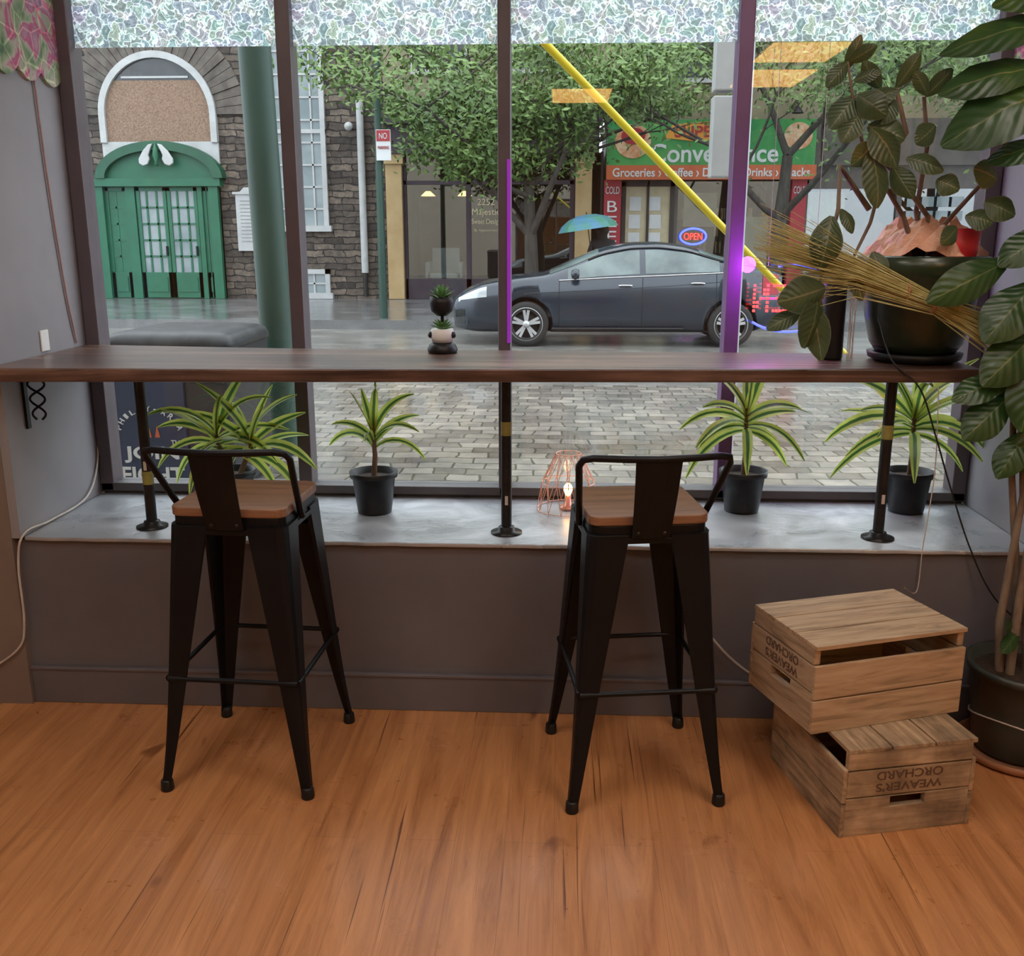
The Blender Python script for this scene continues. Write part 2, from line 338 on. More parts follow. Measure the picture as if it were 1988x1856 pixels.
        mats=mats if isinstance(mats,(list,tuple)) else [mats]
        for m in mats: me.materials.append(MT[m] if isinstance(m,str) else m)
        for i,p in enumerate(me.polygons):
            p.material_index=s.mi[i];p.use_smooth=s.sm[i] if smooth is None else smooth
        if any(u for u in s.uv):
            ul=me.uv_layers.new(name="UVMap")
            for i,p in enumerate(me.polygons):
                if s.uv[i]:
                    for j,li in enumerate(p.loop_indices): ul.data[li].uv=s.uv[i][j]
        o=D.objects.new(name,me);bpy.context.scene.collection.objects.link(o)
        if parent: o.parent=parent
        else: o.location=off
        if bevel:
            bv=o.modifiers.new("bevel",'BEVEL');bv.width=bevel;bv.segments=2;bv.limit_method='ANGLE';bv.angle_limit=math.radians(40)
        return o
def tag(o,label,cat,group=None,kind=None):
    o["label"]=label;o["category"]=cat
    if group:o["group"]=group
    if kind:o["kind"]=kind
    return o
def struct(o,label=None):
    o["kind"]="structure"
    if label:o["label"]=label;o["category"]=label.split()[-1]
    return o
def thing(name,loc,label,cat,rot=0,group=None):
    e=D.objects.new(name,None);e.location=loc;e.rotation_euler=(0,0,math.radians(rot));e.empty_display_size=.1
    bpy.context.scene.collection.objects.link(e);return tag(e,label,cat,group)
def text(body,w,loc,mat,parent,name="lettering",h=None,flip=False,M=None,ex=.004,tilt=0,local=False,bold=0):
    cu=D.curves.new("t","FONT");cu.body=body;cu.size=1;cu.align_x='CENTER';cu.align_y='CENTER';cu.extrude=.01;cu.offset=bold
    ob=D.objects.new("t",cu);bpy.context.scene.collection.objects.link(ob)
    bpy.context.view_layer.update();dg=bpy.context.evaluated_depsgraph_get()
    me=D.meshes.new_from_object(ob.evaluated_get(dg));D.objects.remove(ob)
    xs=[v.co.x for v in me.vertices];ys=[v.co.y for v in me.vertices]
    cx=(min(xs)+max(xs))/2;cy=(min(ys)+max(ys))/2;sx=w/(max(xs)-min(xs));sy=sx if h is None else h/(max(ys)-min(ys))
    ca,sa=math.cos(tilt),math.sin(tilt)
    b=B();vs=[]
    for v in me.vertices:
        x=(v.co.x-cx)*sx;y=(v.co.y-cy)*sy;z=v.co.z/.01*ex
        if flip:x,y=-x,-y
        x,y=x*ca-y*sa,x*sa+y*ca
        p=V((x,-z,y))
        if M:p=M@p
        vs.append(p+V(loc))
    b.add(vs,[tuple(p.vertices) for p in me.polygons])
    D.meshes.remove(me)
    return b.fin(name,mat,parent,local=local)
def rrect(hx,hy,r,n=5):
    pts=[]
    for (cx,cy,a0) in ((hx-r,hy-r,0),(-hx+r,hy-r,90),(-hx+r,-hy+r,180),(hx-r,-hy+r,270)):
        for k in range(n+1):
            a=math.radians(a0+90*k/n);pts.append((cx+r*math.cos(a),cy+r*math.sin(a)))
    return pts
# ------------------------------------------------------------------ camera
cam=D.cameras.new("camera");cam.sensor_width=36;cam.sensor_fit='HORIZONTAL';cam.lens=36*1900/1988;cam.clip_end=200;cam.clip_start=.05
co=D.objects.new("camera",cam);bpy.context.scene.collection.objects.link(co)
co.location=(0,0,1.55);co.rotation_euler=(math.radians(90-14),0,math.radians(2.8));bpy.context.scene.camera=co
# ------------------------------------------------------------------ room shell
XL,XR,WY,GY,SZ=-1.745,1.49,2.99,3.58,.589
struct(B().box(-3.2,3.2,-6,3.02,-.08,0).fin("floor",'floor'),"glossy orange-brown wood laminate floor")
struct(B().box(-3.2,3.2,-6,3.64,3.0,3.1).fin("ceiling",'ceil'),"painted ceiling")
struct(B().box(-3.3,-3.2,-6,3.0,0,3.0).fin("wall_left",'room'),"cream side wall")
struct(B().box(3.2,3.3,-6,3.0,0,3.0).fin("wall_right",'room'),"cream side wall")
struct(B().box(-3.3,3.3,-6.1,-6,0,3.0).fin("wall_back",'room'),"cream rear wall")
struct(B().box(XL-.03,XR+.02,WY,GY-.04,0,SZ-.014).fin("wall_front",'wall'),"dark grey painted low wall under the window sill")
struct(B().box(XL-.03,XR+.3,WY-.016,WY-.001,0,.125).box(XL-.03,XR+.3,WY-.02,WY-.001,.12,.132).fin("baseboard_front",'wall',bevel=.003),"dark grey painted baseboard")
struct(B().box(-3.3,XL-.03,WY-.03,GY+.04,0,3.0).fin("wall_front_left",'pillar'),"taupe painted wall beside the window")
struct(B().box(XL-.029,XL,WY-.03,GY+.04,SZ,3.0).fin("wall_reveal_left",'reveal'),"pale grey painted window reveal")
struct(B().box(XR+.02,3.3,WY-.03,GY+.04,0,3.0).fin("wall_front_right",'pillar'),"taupe painted wall beside the window")
struct(B().box(XR,XR+.019,WY-.03,GY+.04,SZ,3.0).fin("wall_reveal_right",'reveal'),"pale grey painted window reveal")
b=B();pts=[(XL,GY-.03),(XL,WY-.01)]
for i in range(1,40):
    pts.append((XL+(XR-XL)*i/40,WY-.012-.006*abs(math.sin(i*1.7))))
pts+=[(XR,WY-.01),(XR,GY-.03)]
b.slab(pts,SZ-.013,SZ);struct(b.fin("trim_1",'sill',bevel=.003),"silvery metal-clad window sill")
def mull(i,x0,x1,z0=.6,z1=2.75,mat='mull',y0=GY-.05,y1=GY+.04,label="dark painted window mullion"):
    struct(B().box(x0,x1,y0,y1,z0,z1).fin("trim_%d"%i,mat,bevel=.004),label)
mull(2,-1.742,-1.690)
mull(3,-.975,-.925)
mull(4,-.222,-.178)
mull(5,.582,.632,mat='mullglow')
mull(6,1.435,1.487)
struct(B().box(-1.74,1.485,GY-.05,GY+.04,.60,.632).box(-1.74,1.485,GY-.03,GY+.03,.577,.60).fin("trim_7",'rail',bevel=.003),"dark window bottom rail")
struct(B().box(-1.74,1.485,GY-.05,GY+.04,2.75,2.82).fin("trim_8",'rail'),"dark window top rail")
struct(B().box(-1.745,1.49,GY-.04,GY+.04,2.82,3.0).fin("wall_over_window",'reveal'),"pale wall over the window")
xs=[(-1.690,-.975),(-.925,-.222),(-.178,.582),(.632,1.435)]
for i,(a,c) in enumerate(xs):
    struct(B().box(a,c,GY,GY+.006,.632,2.75).fin("window_%d"%(i+1),'glass'),"clear glass storefront window pane")
for i,(a,c) in enumerate(xs):
    b=B();b.add([(a,GY-.006,2.176),(c,GY-.006,2.176),(c,GY-.006,2.75),(a,GY-.006,2.75)],[(0,1,2,3)])
    o=b.fin("window_film",'film');tag(o,"iridescent silver shard-patterned film strip stuck on the window glass","window film","film strips across the window")
struct(B().box(-9,XL-.03,GY+.05,GY+.12,0,5).box(XR+.02,9,GY+.05,GY+.12,0,5).box(XL-.03,XR+.02,GY+.05,GY+.12,2.85,5).fin("wall_outside",'room'),"own shopfront masonry wall")
struct(B().box(XL-.03,XR+.02,GY+.0,GY+.04,-.02,.57).fin("wall_under_window",'wall'),"masonry below the window")
# ------------------------------------------------------------------ banners
def banner(x0,x1,label):
    b=B();n=32
    ya,yb=2.97,3.545
    top=[(ya+(yb-ya)*i/n,2.72) for i in range(n+1)]
    bot=[(ya+(yb-ya)*i/n,2.07-.035*abs(math.sin(i/n*math.pi*4))) for i in range(n+1)]
    vs=[(x0,y,z) for y,z in top]+[(x0,y,z) for y,z in bot]+[(x1,y,z) for y,z in top]+[(x1,y,z) for y,z in bot];m=n+1;fs=[]
    for i in range(n): fs+=[(i,i+1,m+i+1,m+i),(2*m+i,3*m+i,3*m+i+1,2*m+i+1),(m+i,m+i+1,3*m+i+1,3*m+i)]
    b.add(vs,fs);tag(b.fin("painted_banner",'art'),label,"banner")
banner(XL+.0003,XL+.012,"pink and green painted paper banner with scalloped hem on the reveal")
banner(XR-.012,XR-.0003,"multicoloured painted paper banner on the reveal beside the leaves")
# ------------------------------------------------------------------ counter
b=B();b.slab([(-1.742,2.868),(1.27,2.998),(1.27,3.38),(.3,3.40),(-1.0,3.45),(-1.742,3.53)],1.114,1.156)
tag(b.fin("window_counter",'counter',bevel=.006),"long dark-stained wooden plank counter across the window","counter")
OT=pm("olive_tape",(.22,.2,.05),.4,0,(.3,.27,.08),40)
for i,(x,y) in enumerate(((-1.37,3.11),(-.17,3.10),(1.04,3.10))):
    e=thing("counter_leg",(x,y,SZ),"black steel pipe leg with a floor flange under the wooden counter","counter leg",group="pipe legs under the counter")
    B().tube([(0,0,.004),(0,0,1.1135-SZ)],.0175,16).fin("pipe",'pipe',e,local=True)
    B().lathe((0,0,0),[(0,0),(.052,0),(.052,.005),(.03,.007),(.026,.022),(.018,.024)],24).fin("flange",'pipe',e,local=True)
    z=[.15,.33,.33][i];B().tube([(0,0,z),(0,0,z+.045)],.0182,16).fin("tape_ring",OT,e,local=True)
    z=[.20,.1,.12][i];B().box(-.004,.006,-.0186,-.0172,z,z+.03).fin("label_strip",'cable',e,local=True)
e=thing("scroll_bracket",(-1.70,3.08,.93),"black iron scroll shelf bracket under the counter end","bracket")
for sg in(1,-1):
    B().tube([(sg*.03*math.sin(t*9)*(1-.3*t),0,.17-.14*t) for t in [k/29 for k in range(30)]],.004,6).fin("scroll",'black',e,local=True)
b=B();b.box(-.045,-.036,-.01,.01,0,.182);b.box(-.045,.08,-.01,.01,.175,.1835);b.fin("bracket_arm",'black',e,local=True)
tag(B().box(XL+.0005,XL+.006,3.22,3.27,1.165,1.235).fin("wall_plate",'white',bevel=.002),"small white wall plate on the window reveal","wall plate")
# ------------------------------------------------------------------ bar stools
def stool(loc,rot,label):
    e=thing("bar_stool",loc,label,"bar stool",rot,group="bar stools at the window counter")
    pts=rrect(.163,.163,.035)
    b=B();b.slab(pts,.802,.828);b.fin("seat",'seat',e,local=True,bevel=.004)
    b=B();o=rrect(.160,.160,.04);n=len(o)
    b.slab(o,.765,.8015);b.slab(rrect(.167,.167,.04),.752,.768);b.fin("seat_frame",'black',e,local=True,bevel=.003)
    for sx in(-1,1):
        for sy in(-1,1):
            b=B();N=14;rings=[]
            for i in range(N+1):
                t=i/N;z=.765*(1-t)+.012
                ox=.166+(.21-.166)*t+.010*t**6;oy=.166+(.225-.166)*t+.012*t**6
                w=.085*(1-t)**1.15+.026
                q=[(-w,0),(-.25*w,0),(-.07*w,-.07*w),(0,-.25*w),(0,-w),(-.12*w,-w),(-.30*w,-.30*w),(-w,-.12*w)]
                rings.append([V((sx*(ox+a),sy*(oy+c),z)) for a,c in q])
            vs=[p for r in rings for p in r];m=8;fs=[]
            for i in range(N):
                for k in range(m):
                    f=(i*m+k,i*m+(k+1)%m,(i+1)*m+(k+1)%m,(i+1)*m+k);fs.append(f if sx*sy<0 else tuple(reversed(f)))
            fs+=[tuple(range(m)),tuple(range(N*m,N*m+m))]
            b.add(vs,fs)
            lg=b.fin("leg",'black',e,local=True,bevel=.002)
            B().lathe((sx*.207,sy*.223,0),[(0,0),(.017,0),(.019,.004),(.017,.03),(.014,.034),(0,.034)],16).fin("foot_cap",'blackplastic',lg,local=True)
    k=.187;ky=.196;z=.335
    for (p,q) in (((-k,-ky,z),(k,-ky,z)),((-k,ky,z),(k,ky,z)),((-k,-ky,z),(-k,ky,z)),((k,-ky,z),(k,ky,z))):
        p,q=V(p),V(q);d=(q-p).normalized();b=B()
        b.tube([p,p+d*.02,p+d*.05,q-d*.05,q-d*.02,q],[.010,.010,.0075,.0075,.010,.010],8)
        b.fin("foot_rail",'black',e,local=True)
    for sx in (-1,1):
        b=B();P=[(sx*.15,-.15,.70),(sx*.06,-.06,.735),(0,0,.74),(-sx*.06,.06,.735),(-sx*.15,.15,.70)]
        b.tube(P,.007,8);b.fin("cross_brace",'black',e,local=True)
    c=[V(p) for p in((-.170,-.03,.775),(-.175,-.06,.80),(-.188,-.135,.90),(-.198,-.19,.975),(-.190,-.208,.994),(-.165,-.215,.999),(-.08,-.235,.999),(0,-.24,.998),(.08,-.235,.999),(.165,-.215,.999),(.190,-.208,.994),(.198,-.19,.975),(.188,-.135,.90),(.175,-.06,.80),(.170,-.03,.775))]
    B().tube(c,.0095,10).fin("back_frame",'black',e,local=True)
    b=B();vs=[];N=10
    for th in(0,.004):
        for i in range(N+1):
            t=i/N;z=.770+.222*t;y=-.172-.066*t-.006*math.sin(t*3.1)+th;hw=.051+.009*t
            for k in range(7):
                q=k/6*2-1;vs.append((hw*q,y-.006*(1-q*q),z))
    o=7*(N+1);fs=[]
    for i in range(N):
        for k in range(6):
            a=i*7+k;fs+=[(a,a+1,a+8,a+7),(o+a,o+a+7,o+a+8,o+a+1)]
        fs+=[(i*7,i*7+7,o+i*7+7,o+i*7),(i*7+6,o+i*7+6,o+i*7+13,i*7+13)]
    fs+=[tuple(range(7))+tuple(range(o+6,o-1,-1))]
    b.add(vs,fs);b.fin("backrest",'black',e,local=True,smooth=False)
    for x in(-.035,.035): B().lathe((x,-.178,.785),[(0,-.006),(.006,-.005),(.007,0)],10,axis='Y').fin("bolt",'pipe',e,local=True)
    return e
stool((-.893,2.675,0),-3,"black metal bar stool with a reddish wood seat and low back")
stool((.222,2.658,0),8,"black metal bar stool, turned slightly, with a wood seat")
# ------------------------------------------------------------------ crates
def crate(loc,rot,L,W,H,label,m):
    e=thing("wooden_crate",loc,label,"crate",rot,group="stacked orchard crates")
    t=.012;et=.02
    b=B();n=3;w=(W-.006)/n
    for i in range(n): b.box(-L/2,L/2,-W/2+i*w+.001,-W/2+(i+1)*w-.004,H-t,H)
    b.fin("base_boards",m,e,local=True,bevel=.0015)
    for s in(-1,1):
        y0,y1=(-W/2,-W/2+t) if s<0 else (W/2-t,W/2)
        b=B();h=(H-t-.045)/2
        b.box(-L/2,L/2,y0,y1,.0,h-.003);b.box(-L/2,L/2,y0,y1,h+.002,2*h)
        b.fin("side_panel",m,e,local=True,bevel=.0015)
    for s in(-1,1):
        x0,x1=(-L/2+.0005,-L/2+et) if s<0 else (L/2-et,L/2-.0005)
        b=B();y=W/2-t-.0005;z1=H-t-.0005
        b.box(x0,x1,-y,y,0,.078);b.box(x0,x1,-y,-.05,.078,.108);b.box(x0,x1,.05,y,.078,.108);b.box(x0,x1,-y,y,.108,.111)
        b.box(x0,x1,-y,y,.115,.19);b.box(x0,x1,-y,y,.195,z1)
        ep=b.fin("end_panel",m+"y",e,local=True,bevel=.0015)
        if s<0:
            R=Matrix.Rotation(math.radians(-90),4,'Z')
            for txt,z,k in (("ORCHARD",.172,.50),("WEAVER'S",.137,.50)):
                text(txt,W*k,(-L/2-.0003,0,z),'stamp',ep,"stamped_lettering",h=.025,flip=True,M=R,ex=.0006,local=True,bold=.012)
    return e
crate((.888,2.567,0),103,.42,.38,.255,"weathered wooden orchard crate upside down on the floor",'crate2')
crate((.848,2.633,.2555),19,.47,.33,.25,"worn wooden orchard crate resting on another crate",'crate')
# ------------------------------------------------------------------ dracaenas
def pstrap(s): return max(.04,math.sin(math.pi*min(1,s*.92+.06))**.6*(1-.35*s))
def dracaena(loc,stemh,spread,nl,label,seed,elev=(10,75),ln=(.19,.27),stems=1,wid=.032,h=.15,r=.082):
    rnd=random.Random(seed)
    e=thing("potted_dracaena",loc,label,"potted plant",group="dracaenas on the window sill")
    B().lathe((0,0,0),[(0,.0),(r*.72,0),(r*.74,.01),(r*.92,h*.86),(r*1.02,h*.87),(r*1.04,h),(r*.96,h),(r*.9,h*.85),(r*.86,h*.84)],32).fin("pot",'blackplastic',e,local=True)
    B().lathe((0,0,0),[(0,h*.86),(r*.5,h*.87),(r*.9,h*.84)],24).fin("soil",'soil',e,local=True)
    st=B();lf=B();ymax=3.555-loc[1]
    for k in range(stems):
        ox,oy=(0,0) if stems==1 else (rnd.uniform(-.03,.03),rnd.uniform(-.02,.02))
        sh=stemh*(1 if k==0 else rnd.uniform(.6,.95));tx,ty=ox+rnd.uniform(-.015,.015)+(k*.07-.035*(stems-1)),oy+rnd.uniform(-.01,.01)
        top=V((tx,ty,h+sh))
        st.tube([(ox,oy,h*.8),((ox+tx)/2+.005,(oy+ty)/2,h+sh*.5),top,top+V((0,0,.05))],[.010,.009,.008,.004],8)
        for i in range(nl):
            az=i*2.4+rnd.uniform(-.3,.3);f=i/nl
            el=math.radians(elev[0]+(elev[1]-elev[0])*f+rnd.uniform(-8,8));L=rnd.uniform(*ln)*(1-.15*f)
            sy=.7 if math.sin(az)<0 else .35
            d=V((math.cos(az)*math.cos(el)*spread,math.sin(az)*math.cos(el)*sy,math.sin(el))).normalized()
            p=top+V((0,0,-.03+.07*f));path=[p.copy()];n=9
            dr=rnd.uniform(.08,.26)*(1-.35*f)
            for j in range(n):
                p=p+d*(L/n)
                if p.y>ymax: p.y=ymax
                if p.y+loc[1]<3.46: p.z=min(p.z,.515)
                path.append(p.copy());d=(d+V((rnd.uniform(-.05,.05),0,-dr))).normalized()
            hint=V((-math.cos(az)*.4+rnd.uniform(-.4,.4),-math.sin(az)*.4-.7,.8))
            lf.leaf(path,wid*rnd.uniform(.75,1.15),hint,pstrap,0,.15)
    st.fin("stem",'stem',e,local=True);lf.fin("foliage",'drac',e,local=True)
    return e
dracaena((-1.16,3.33,SZ),.10,1.4,14,"bushy variegated dracaena with lime-edged leaves in a black pot",1,(8,72),(.22,.32),2,.042)
dracaena((-.652,3.33,SZ),.11,.85,11,"small upright variegated dracaena in a black nursery pot",5,(25,85),(.15,.24),1,.036)
dracaena((.655,3.41,SZ),.17,1.3,18,"variegated dracaena with drooping lime-edged leaves in a black pot",9,(-15,78),(.20,.31),1,.044)
dracaena((1.240,3.43,SZ),.16,1.35,21,"full variegated dracaena with arching leaves in a black pot",12,(-5,80),(.24,.37),1,.044)
# ------------------------------------------------------------------ wire lantern, built for a pendant lamp's reflection in the glass
e=thing("reflected_lantern",(.035,3.40,SZ),"copper wire lantern on the sill standing in for a reflected pendant lamp","lantern")
b=B();rings=[(.112,.004),(.095,.10),(.045,.205)];n=14
for j,(r,z) in enumerate(rings):
    b.tube([(r*math.cos(2*math.pi*(k+.5*j)/n),r*math.sin(2*math.pi*(k+.5*j)/n),z) for k in range(n+1)],.0015,5)
for j in range(2):
    r0,z0=rings[j];r1,z1=rings[j+1]
    for k in range(n):
        a0=2*math.pi*(k+.5*j)/n
        for s in(.5,-.5):
            a1=a0+s*2*math.pi/n;b.tube([(r0*math.cos(a0),r0*math.sin(a0),z0),(r1*math.cos(a1),r1*math.sin(a1),z1)],.0013,5)
b.fin("reflected_wire_shade",'copper',e,local=True)
B().lathe((0,0,0),[(0,0),(.03,0),(.03,.012),(.012,.015),(.011,.05),(0,.05)],16).fin("reflected_lamp_holder",'copper',e,local=True)
B().lathe((0,0,.05),[(0,0),(.009,.002),(.016,.022),(.014,.036),(.006,.045),(0,.046)],16).fin("reflected_bulb",'reflected_bulb',e,local=True)
# ------------------------------------------------------------------ stacked mini planter
def succ(b,c,r,n=16,seed=1,up=.9,w=.30):
    for i in range(n):
        az=i*2.4;f=i/n;el=.25+f*up
        d=V((math.cos(az)*math.cos(el),math.sin(az)*math.cos(el),math.sin(el)));p=V(c);path=[p+d*(r*q/5) for q in range(6)]
        b.leaf(path,r*w,V((-d.x,-d.y,1.2)),lambda s:max(.05,math.sin(math.pi*(s*.85+.1))),0,.3)
e=thing("stacked_planter",(-.40,3.33,1.156),"stacked black and white ceramic mini planters with succulents on the counter","planter")
B().lathe((0,0,0),[(0,0),(.048,0),(.052,.012),(.046,.028),(.034,.036),(0,.036)],28).fin("base",'blackplastic',e,local=True)
w=B().lathe((0,0,0),[(0,.037),(.034,.037),(.040,.055),(.038,.080),(.034,.083),(.030,.076),(0,.076)],28).fin("white_cup",'white',e,local=True)
for x in(-.036,.036): B().lathe((x,-.01,.062),[(0,-.012),(.010,-.008),(.012,0),(.008,.010),(0,.012)],12).fin("black_handle",'blackplastic',w,local=True)
b=B();succ(b,(0,-.005,.077),.045,22,2,.9,.4);b.fin("lower_succulent",'succ',e,local=True)
B().tube([(0,.01,.07),(0,.008,.138)],.006,10).fin("post",'blackplastic',e,local=True)
B().lathe((0,0,0),[(0,.126),(.018,.126),(.036,.142),(.042,.170),(.040,.188),(.035,.188),(.034,.18),(0,.178)],28).fin("black_bowl",'blackplastic',e,local=True)
b=B();succ(b,(0,0,.176),.056,26,3,1.2,.26);b.fin("upper_succulent",'succ',e,local=True)
# ------------------------------------------------------------------ counter plant in bowl
def pfig(s): return max(.03,(math.sin(math.pi*min(1,(s*.97+.02)))**.7)*(.62+.55*s if s<.75 else 1.03))
def poval(s): return max(.03,math.sin(math.pi*(s*.95+.025))**.75)
def L2(b,base,tip,w,hint=(0,-1,.3),bow=.15,prof=poval,fold=.1,wave=.02):
    base,tip=V(base),V(tip);d=tip-base;L=d.length;h=V(hint).normalized();n=10
    path=[base+d*(i/n)+h*(bow*L*math.sin(math.pi*i/n*.9)) for i in range(n+1)]
    b.leaf(path,w,hint,prof,0,-fold,6,wave)
e=thing("bowl_planter",(1.13,3.19,1.156),"leafy branching houseplant in a dark green glazed bowl on the counter","potted plant")
B().lathe((0,0,0),[(0,.0),(.115,0),(.14,.012),(.145,.03),(.12,.03),(0,.03)],40).fin("saucer",'blackplastic',e,local=True)
B().lathe((0,0,0),[(0,.031),(.120,.031),(.14,.06),(.160,.14),(.176,.26),(.190,.27),(.195,.325),(.183,.33),(.174,.31),(.165,.27),(0,.27)],40).fin("pot",'bowl',e,local=True)
N=40;vs=[];rn=random.Random(4)
for j in range(9):
    for i in range(N):
        a=2*math.pi*i/N;f=j/8;r=.178*(1-f)+.03*f;z=.325+.095*math.sin(f*2.2)+rn.uniform(-.014,.014)*(1 if j<8 else 0)+.02*math.sin(a*3+1)
        vs.append((r*math.cos(a)*(1+rn.uniform(-.03,.04)),r*math.sin(a),z))
fs=[(j*N+i,j*N+(i+1)%N,(j+1)*N+(i+1)%N,(j+1)*N+i) for j in range(8) for i in range(N)]
b=B();b.add(vs,fs);b.fin("paper_wrap",'paper',e,local=True)
B().lathe((.07,-.10,0),[(0,.30),(.045,.30),(.055,.41),(.050,.41),(.04,.37),(0,.37)],20).fin("red_inner_pot",'red',e,local=True)
b=B()
stems=[[(1.12,3.17,1.45),(1.07,3.12,1.62),(1.06,3.05,1.80),(1.03,3.03,1.93)],
 [(1.11,3.15,1.45),(1.10,3.1,1.6),(.98,3.05,1.72),(.86,3.0,1.80),(.82,3.0,1.93),(.80,3.0,2.02)],
 [(1.10,3.13,1.45),(1.02,3.08,1.60),(.93,3.02,1.70),(.90,3.0,1.58),(.84,2.98,1.45),(.76,2.95,1.36)],
 [(.90,3.02,1.62),(.80,3.0,1.74),(.80,2.98,1.62),(.77,2.95,1.50),(.74,2.93,1.36),(.70,2.92,1.30)],
 [(1.12,3.17,1.45),(1.17,3.15,1.58),(1.25,3.1,1.70),(1.30,3.05,1.85)],
 [(.93,3.02,1.75),(.98,3.0,1.83),(.94,3.0,1.95)]]
for s in stems: b.tube(s,[.009-.0012*i for i in range(len(s))],8)
b.fin("stem",'stem',e)
lv=B()
for (bx,bz,tx,tz,w,y) in [(.80,2.02,.74,1.95,.05,3.0),(.80,2.02,.87,2.06,.045,3.0),(.80,2.0,.83,2.09,.04,3.02),(.82,1.97,.89,1.99,.04,3.0),
 (.83,1.93,.91,1.87,.085,2.98),(.83,1.93,.76,1.84,.08,3.0),(.85,1.90,.94,1.94,.06,3.0),(.84,1.88,.79,1.80,.07,2.98),
 (.87,1.84,.94,1.73,.105,2.96),(.87,1.85,.97,1.81,.09,3.0),(.88,1.80,.82,1.74,.07,2.98),(.87,1.78,.89,1.62,.09,2.95),(.95,1.74,1.01,1.65,.07,3.0),
 (.98,1.76,1.08,1.72,.065,2.98),(1.03,1.93,.98,1.99,.045,3.0),(1.03,1.93,1.09,2.0,.05,3.02),(1.06,1.85,1.0,1.80,.07,3.0),(.90,1.95,.84,2.02,.05,3.01),(.94,1.95,.99,2.04,.05,3.0),(.94,1.92,.9,1.85,.06,3.0),
 (.77,1.60,.74,1.45,.095,2.93),(.80,1.62,.83,1.55,.045,2.95),(.90,1.50,.93,1.42,.06,2.95),(.84,1.45,.87,1.36,.055,2.94),
 (.76,1.40,.62,1.36,.11,2.90),(.74,1.38,.70,1.23,.10,2.90),(.72,1.36,.76,1.19,.085,2.91),(.70,1.33,.60,1.28,.055,2.92),
 (1.07,1.70,1.13,1.67,.07,2.98),(1.17,1.60,1.24,1.58,.07,3.0),(1.15,1.57,1.1,1.52,.06,3.0),(1.25,1.70,1.17,1.73,.09,3.0),(1.22,1.64,1.3,1.60,.08,3.0)]:
    L2(lv,(bx,y,bz),(tx,y-.02,tz),w,(random.uniform(-.5,.5),-1,random.uniform(-.2,.7)),.12)
lv.fin("foliage",'olive',e)
# ------------------------------------------------------------------ fiddle-leaf fig on floor
e=thing("fiddle_leaf_fig",(1.425,2.80,0),"tall fiddle leaf fig with bare trunks in a charcoal pot","potted plant")
B().lathe((0,0,0),[(0,.0),(.155,0),(.175,.008),(.182,.03),(.172,.03),(.165,.014),(0,.014)],40).fin("saucer",'terra',e,local=True)
B().lathe((0,0,0),[(0,.015),(.125,.015),(.135,.03),(.150,.15),(.163,.27),(.172,.272),(.174,.295),(.160,.295),(.152,.26),(0,.26)],40).fin("pot",'darkpot',e,local=True)
B().lathe((0,0,0),[(0,.266),(.1,.27),(.153,.262)],24).fin("soil",'soil',e,local=True)
B().tube([(.150*math.cos(a),.150*math.sin(a),.13+.02*math.sin(a*2)) for a in [k*math.pi/12 for k in range(25)]],.003,6).fin("twine",'cable',e,local=True)
b=B()
tr=[[(1.36,2.78,.26),(1.37,2.80,.5),(1.40,2.84,.75),(1.43,2.86,1.0),(1.42,2.88,1.3),(1.44,2.9,1.6),(1.42,2.9,2.0),(1.40,2.88,2.3)],
 [(1.42,2.80,.26),(1.40,2.82,.5),(1.42,2.83,.7),(1.41,2.85,.95),(1.37,2.88,1.1)],
 [(1.38,2.84,.26),(1.39,2.85,.45),(1.37,2.86,.62),(1.34,2.88,.85),(1.33,2.9,1.05)],
 [(1.46,2.8,.26),(1.45,2.8,.6),(1.44,2.82,.9),(1.45,2.84,1.2)],
 [(1.34,2.80,.26),(1.33,2.82,.42),(1.35,2.84,.60),(1.37,2.86,.80),(1.36,2.9,1.0)]]
for s in tr: b.tube(s,[.014-.0012*i for i in range(len(s))],8)
b.fin("trunk",'stem',e)
lv=B()
for (bx,bz,tx,tz,w,y,by) in [(1.36,2.10,1.03,2.02,.13,2.95,2.88),(1.36,1.95,1.05,1.78,.19,2.92,2.88),(1.34,1.99,1.04,1.92,.13,2.95,2.9),(1.37,1.79,1.18,1.74,.10,2.93,2.88),
 (1.26,1.48,1.03,1.36,.12,2.86,2.88),(1.34,1.42,1.19,1.25,.15,2.83,2.88),(1.38,1.57,1.22,1.46,.11,2.86,2.88),(1.37,1.29,1.2,1.13,.14,2.83,2.88),
 (1.31,1.15,1.13,1.08,.10,2.85,2.88),(1.31,1.10,1.17,.97,.12,2.84,2.88),(1.36,1.22,1.31,1.0,.14,2.8,2.86),(1.36,1.00,1.27,.86,.10,2.82,2.86),
 (1.40,1.70,1.3,1.55,.13,2.82,2.88),(1.38,2.2,1.15,2.14,.14,2.93,2.88),(1.36,1.12,1.22,1.14,.10,2.9,2.88),(1.36,1.05,1.38,.85,.12,2.82,2.86),
 (1.40,1.5,1.36,1.3,.16,2.8,2.86),(1.38,1.9,1.30,1.68,.13,2.83,2.88),(1.38,.40,1.30,.36,.05,2.72,2.8),(1.36,.42,1.30,.44,.05,2.72,2.8)]:
    L2(lv,(bx,by,bz),(tx,y,tz),w,(random.uniform(-.4,.3),-1,random.uniform(.1,.9)),.10,pfig,.08,.03)
lv.fin("foliage",'fig',e)
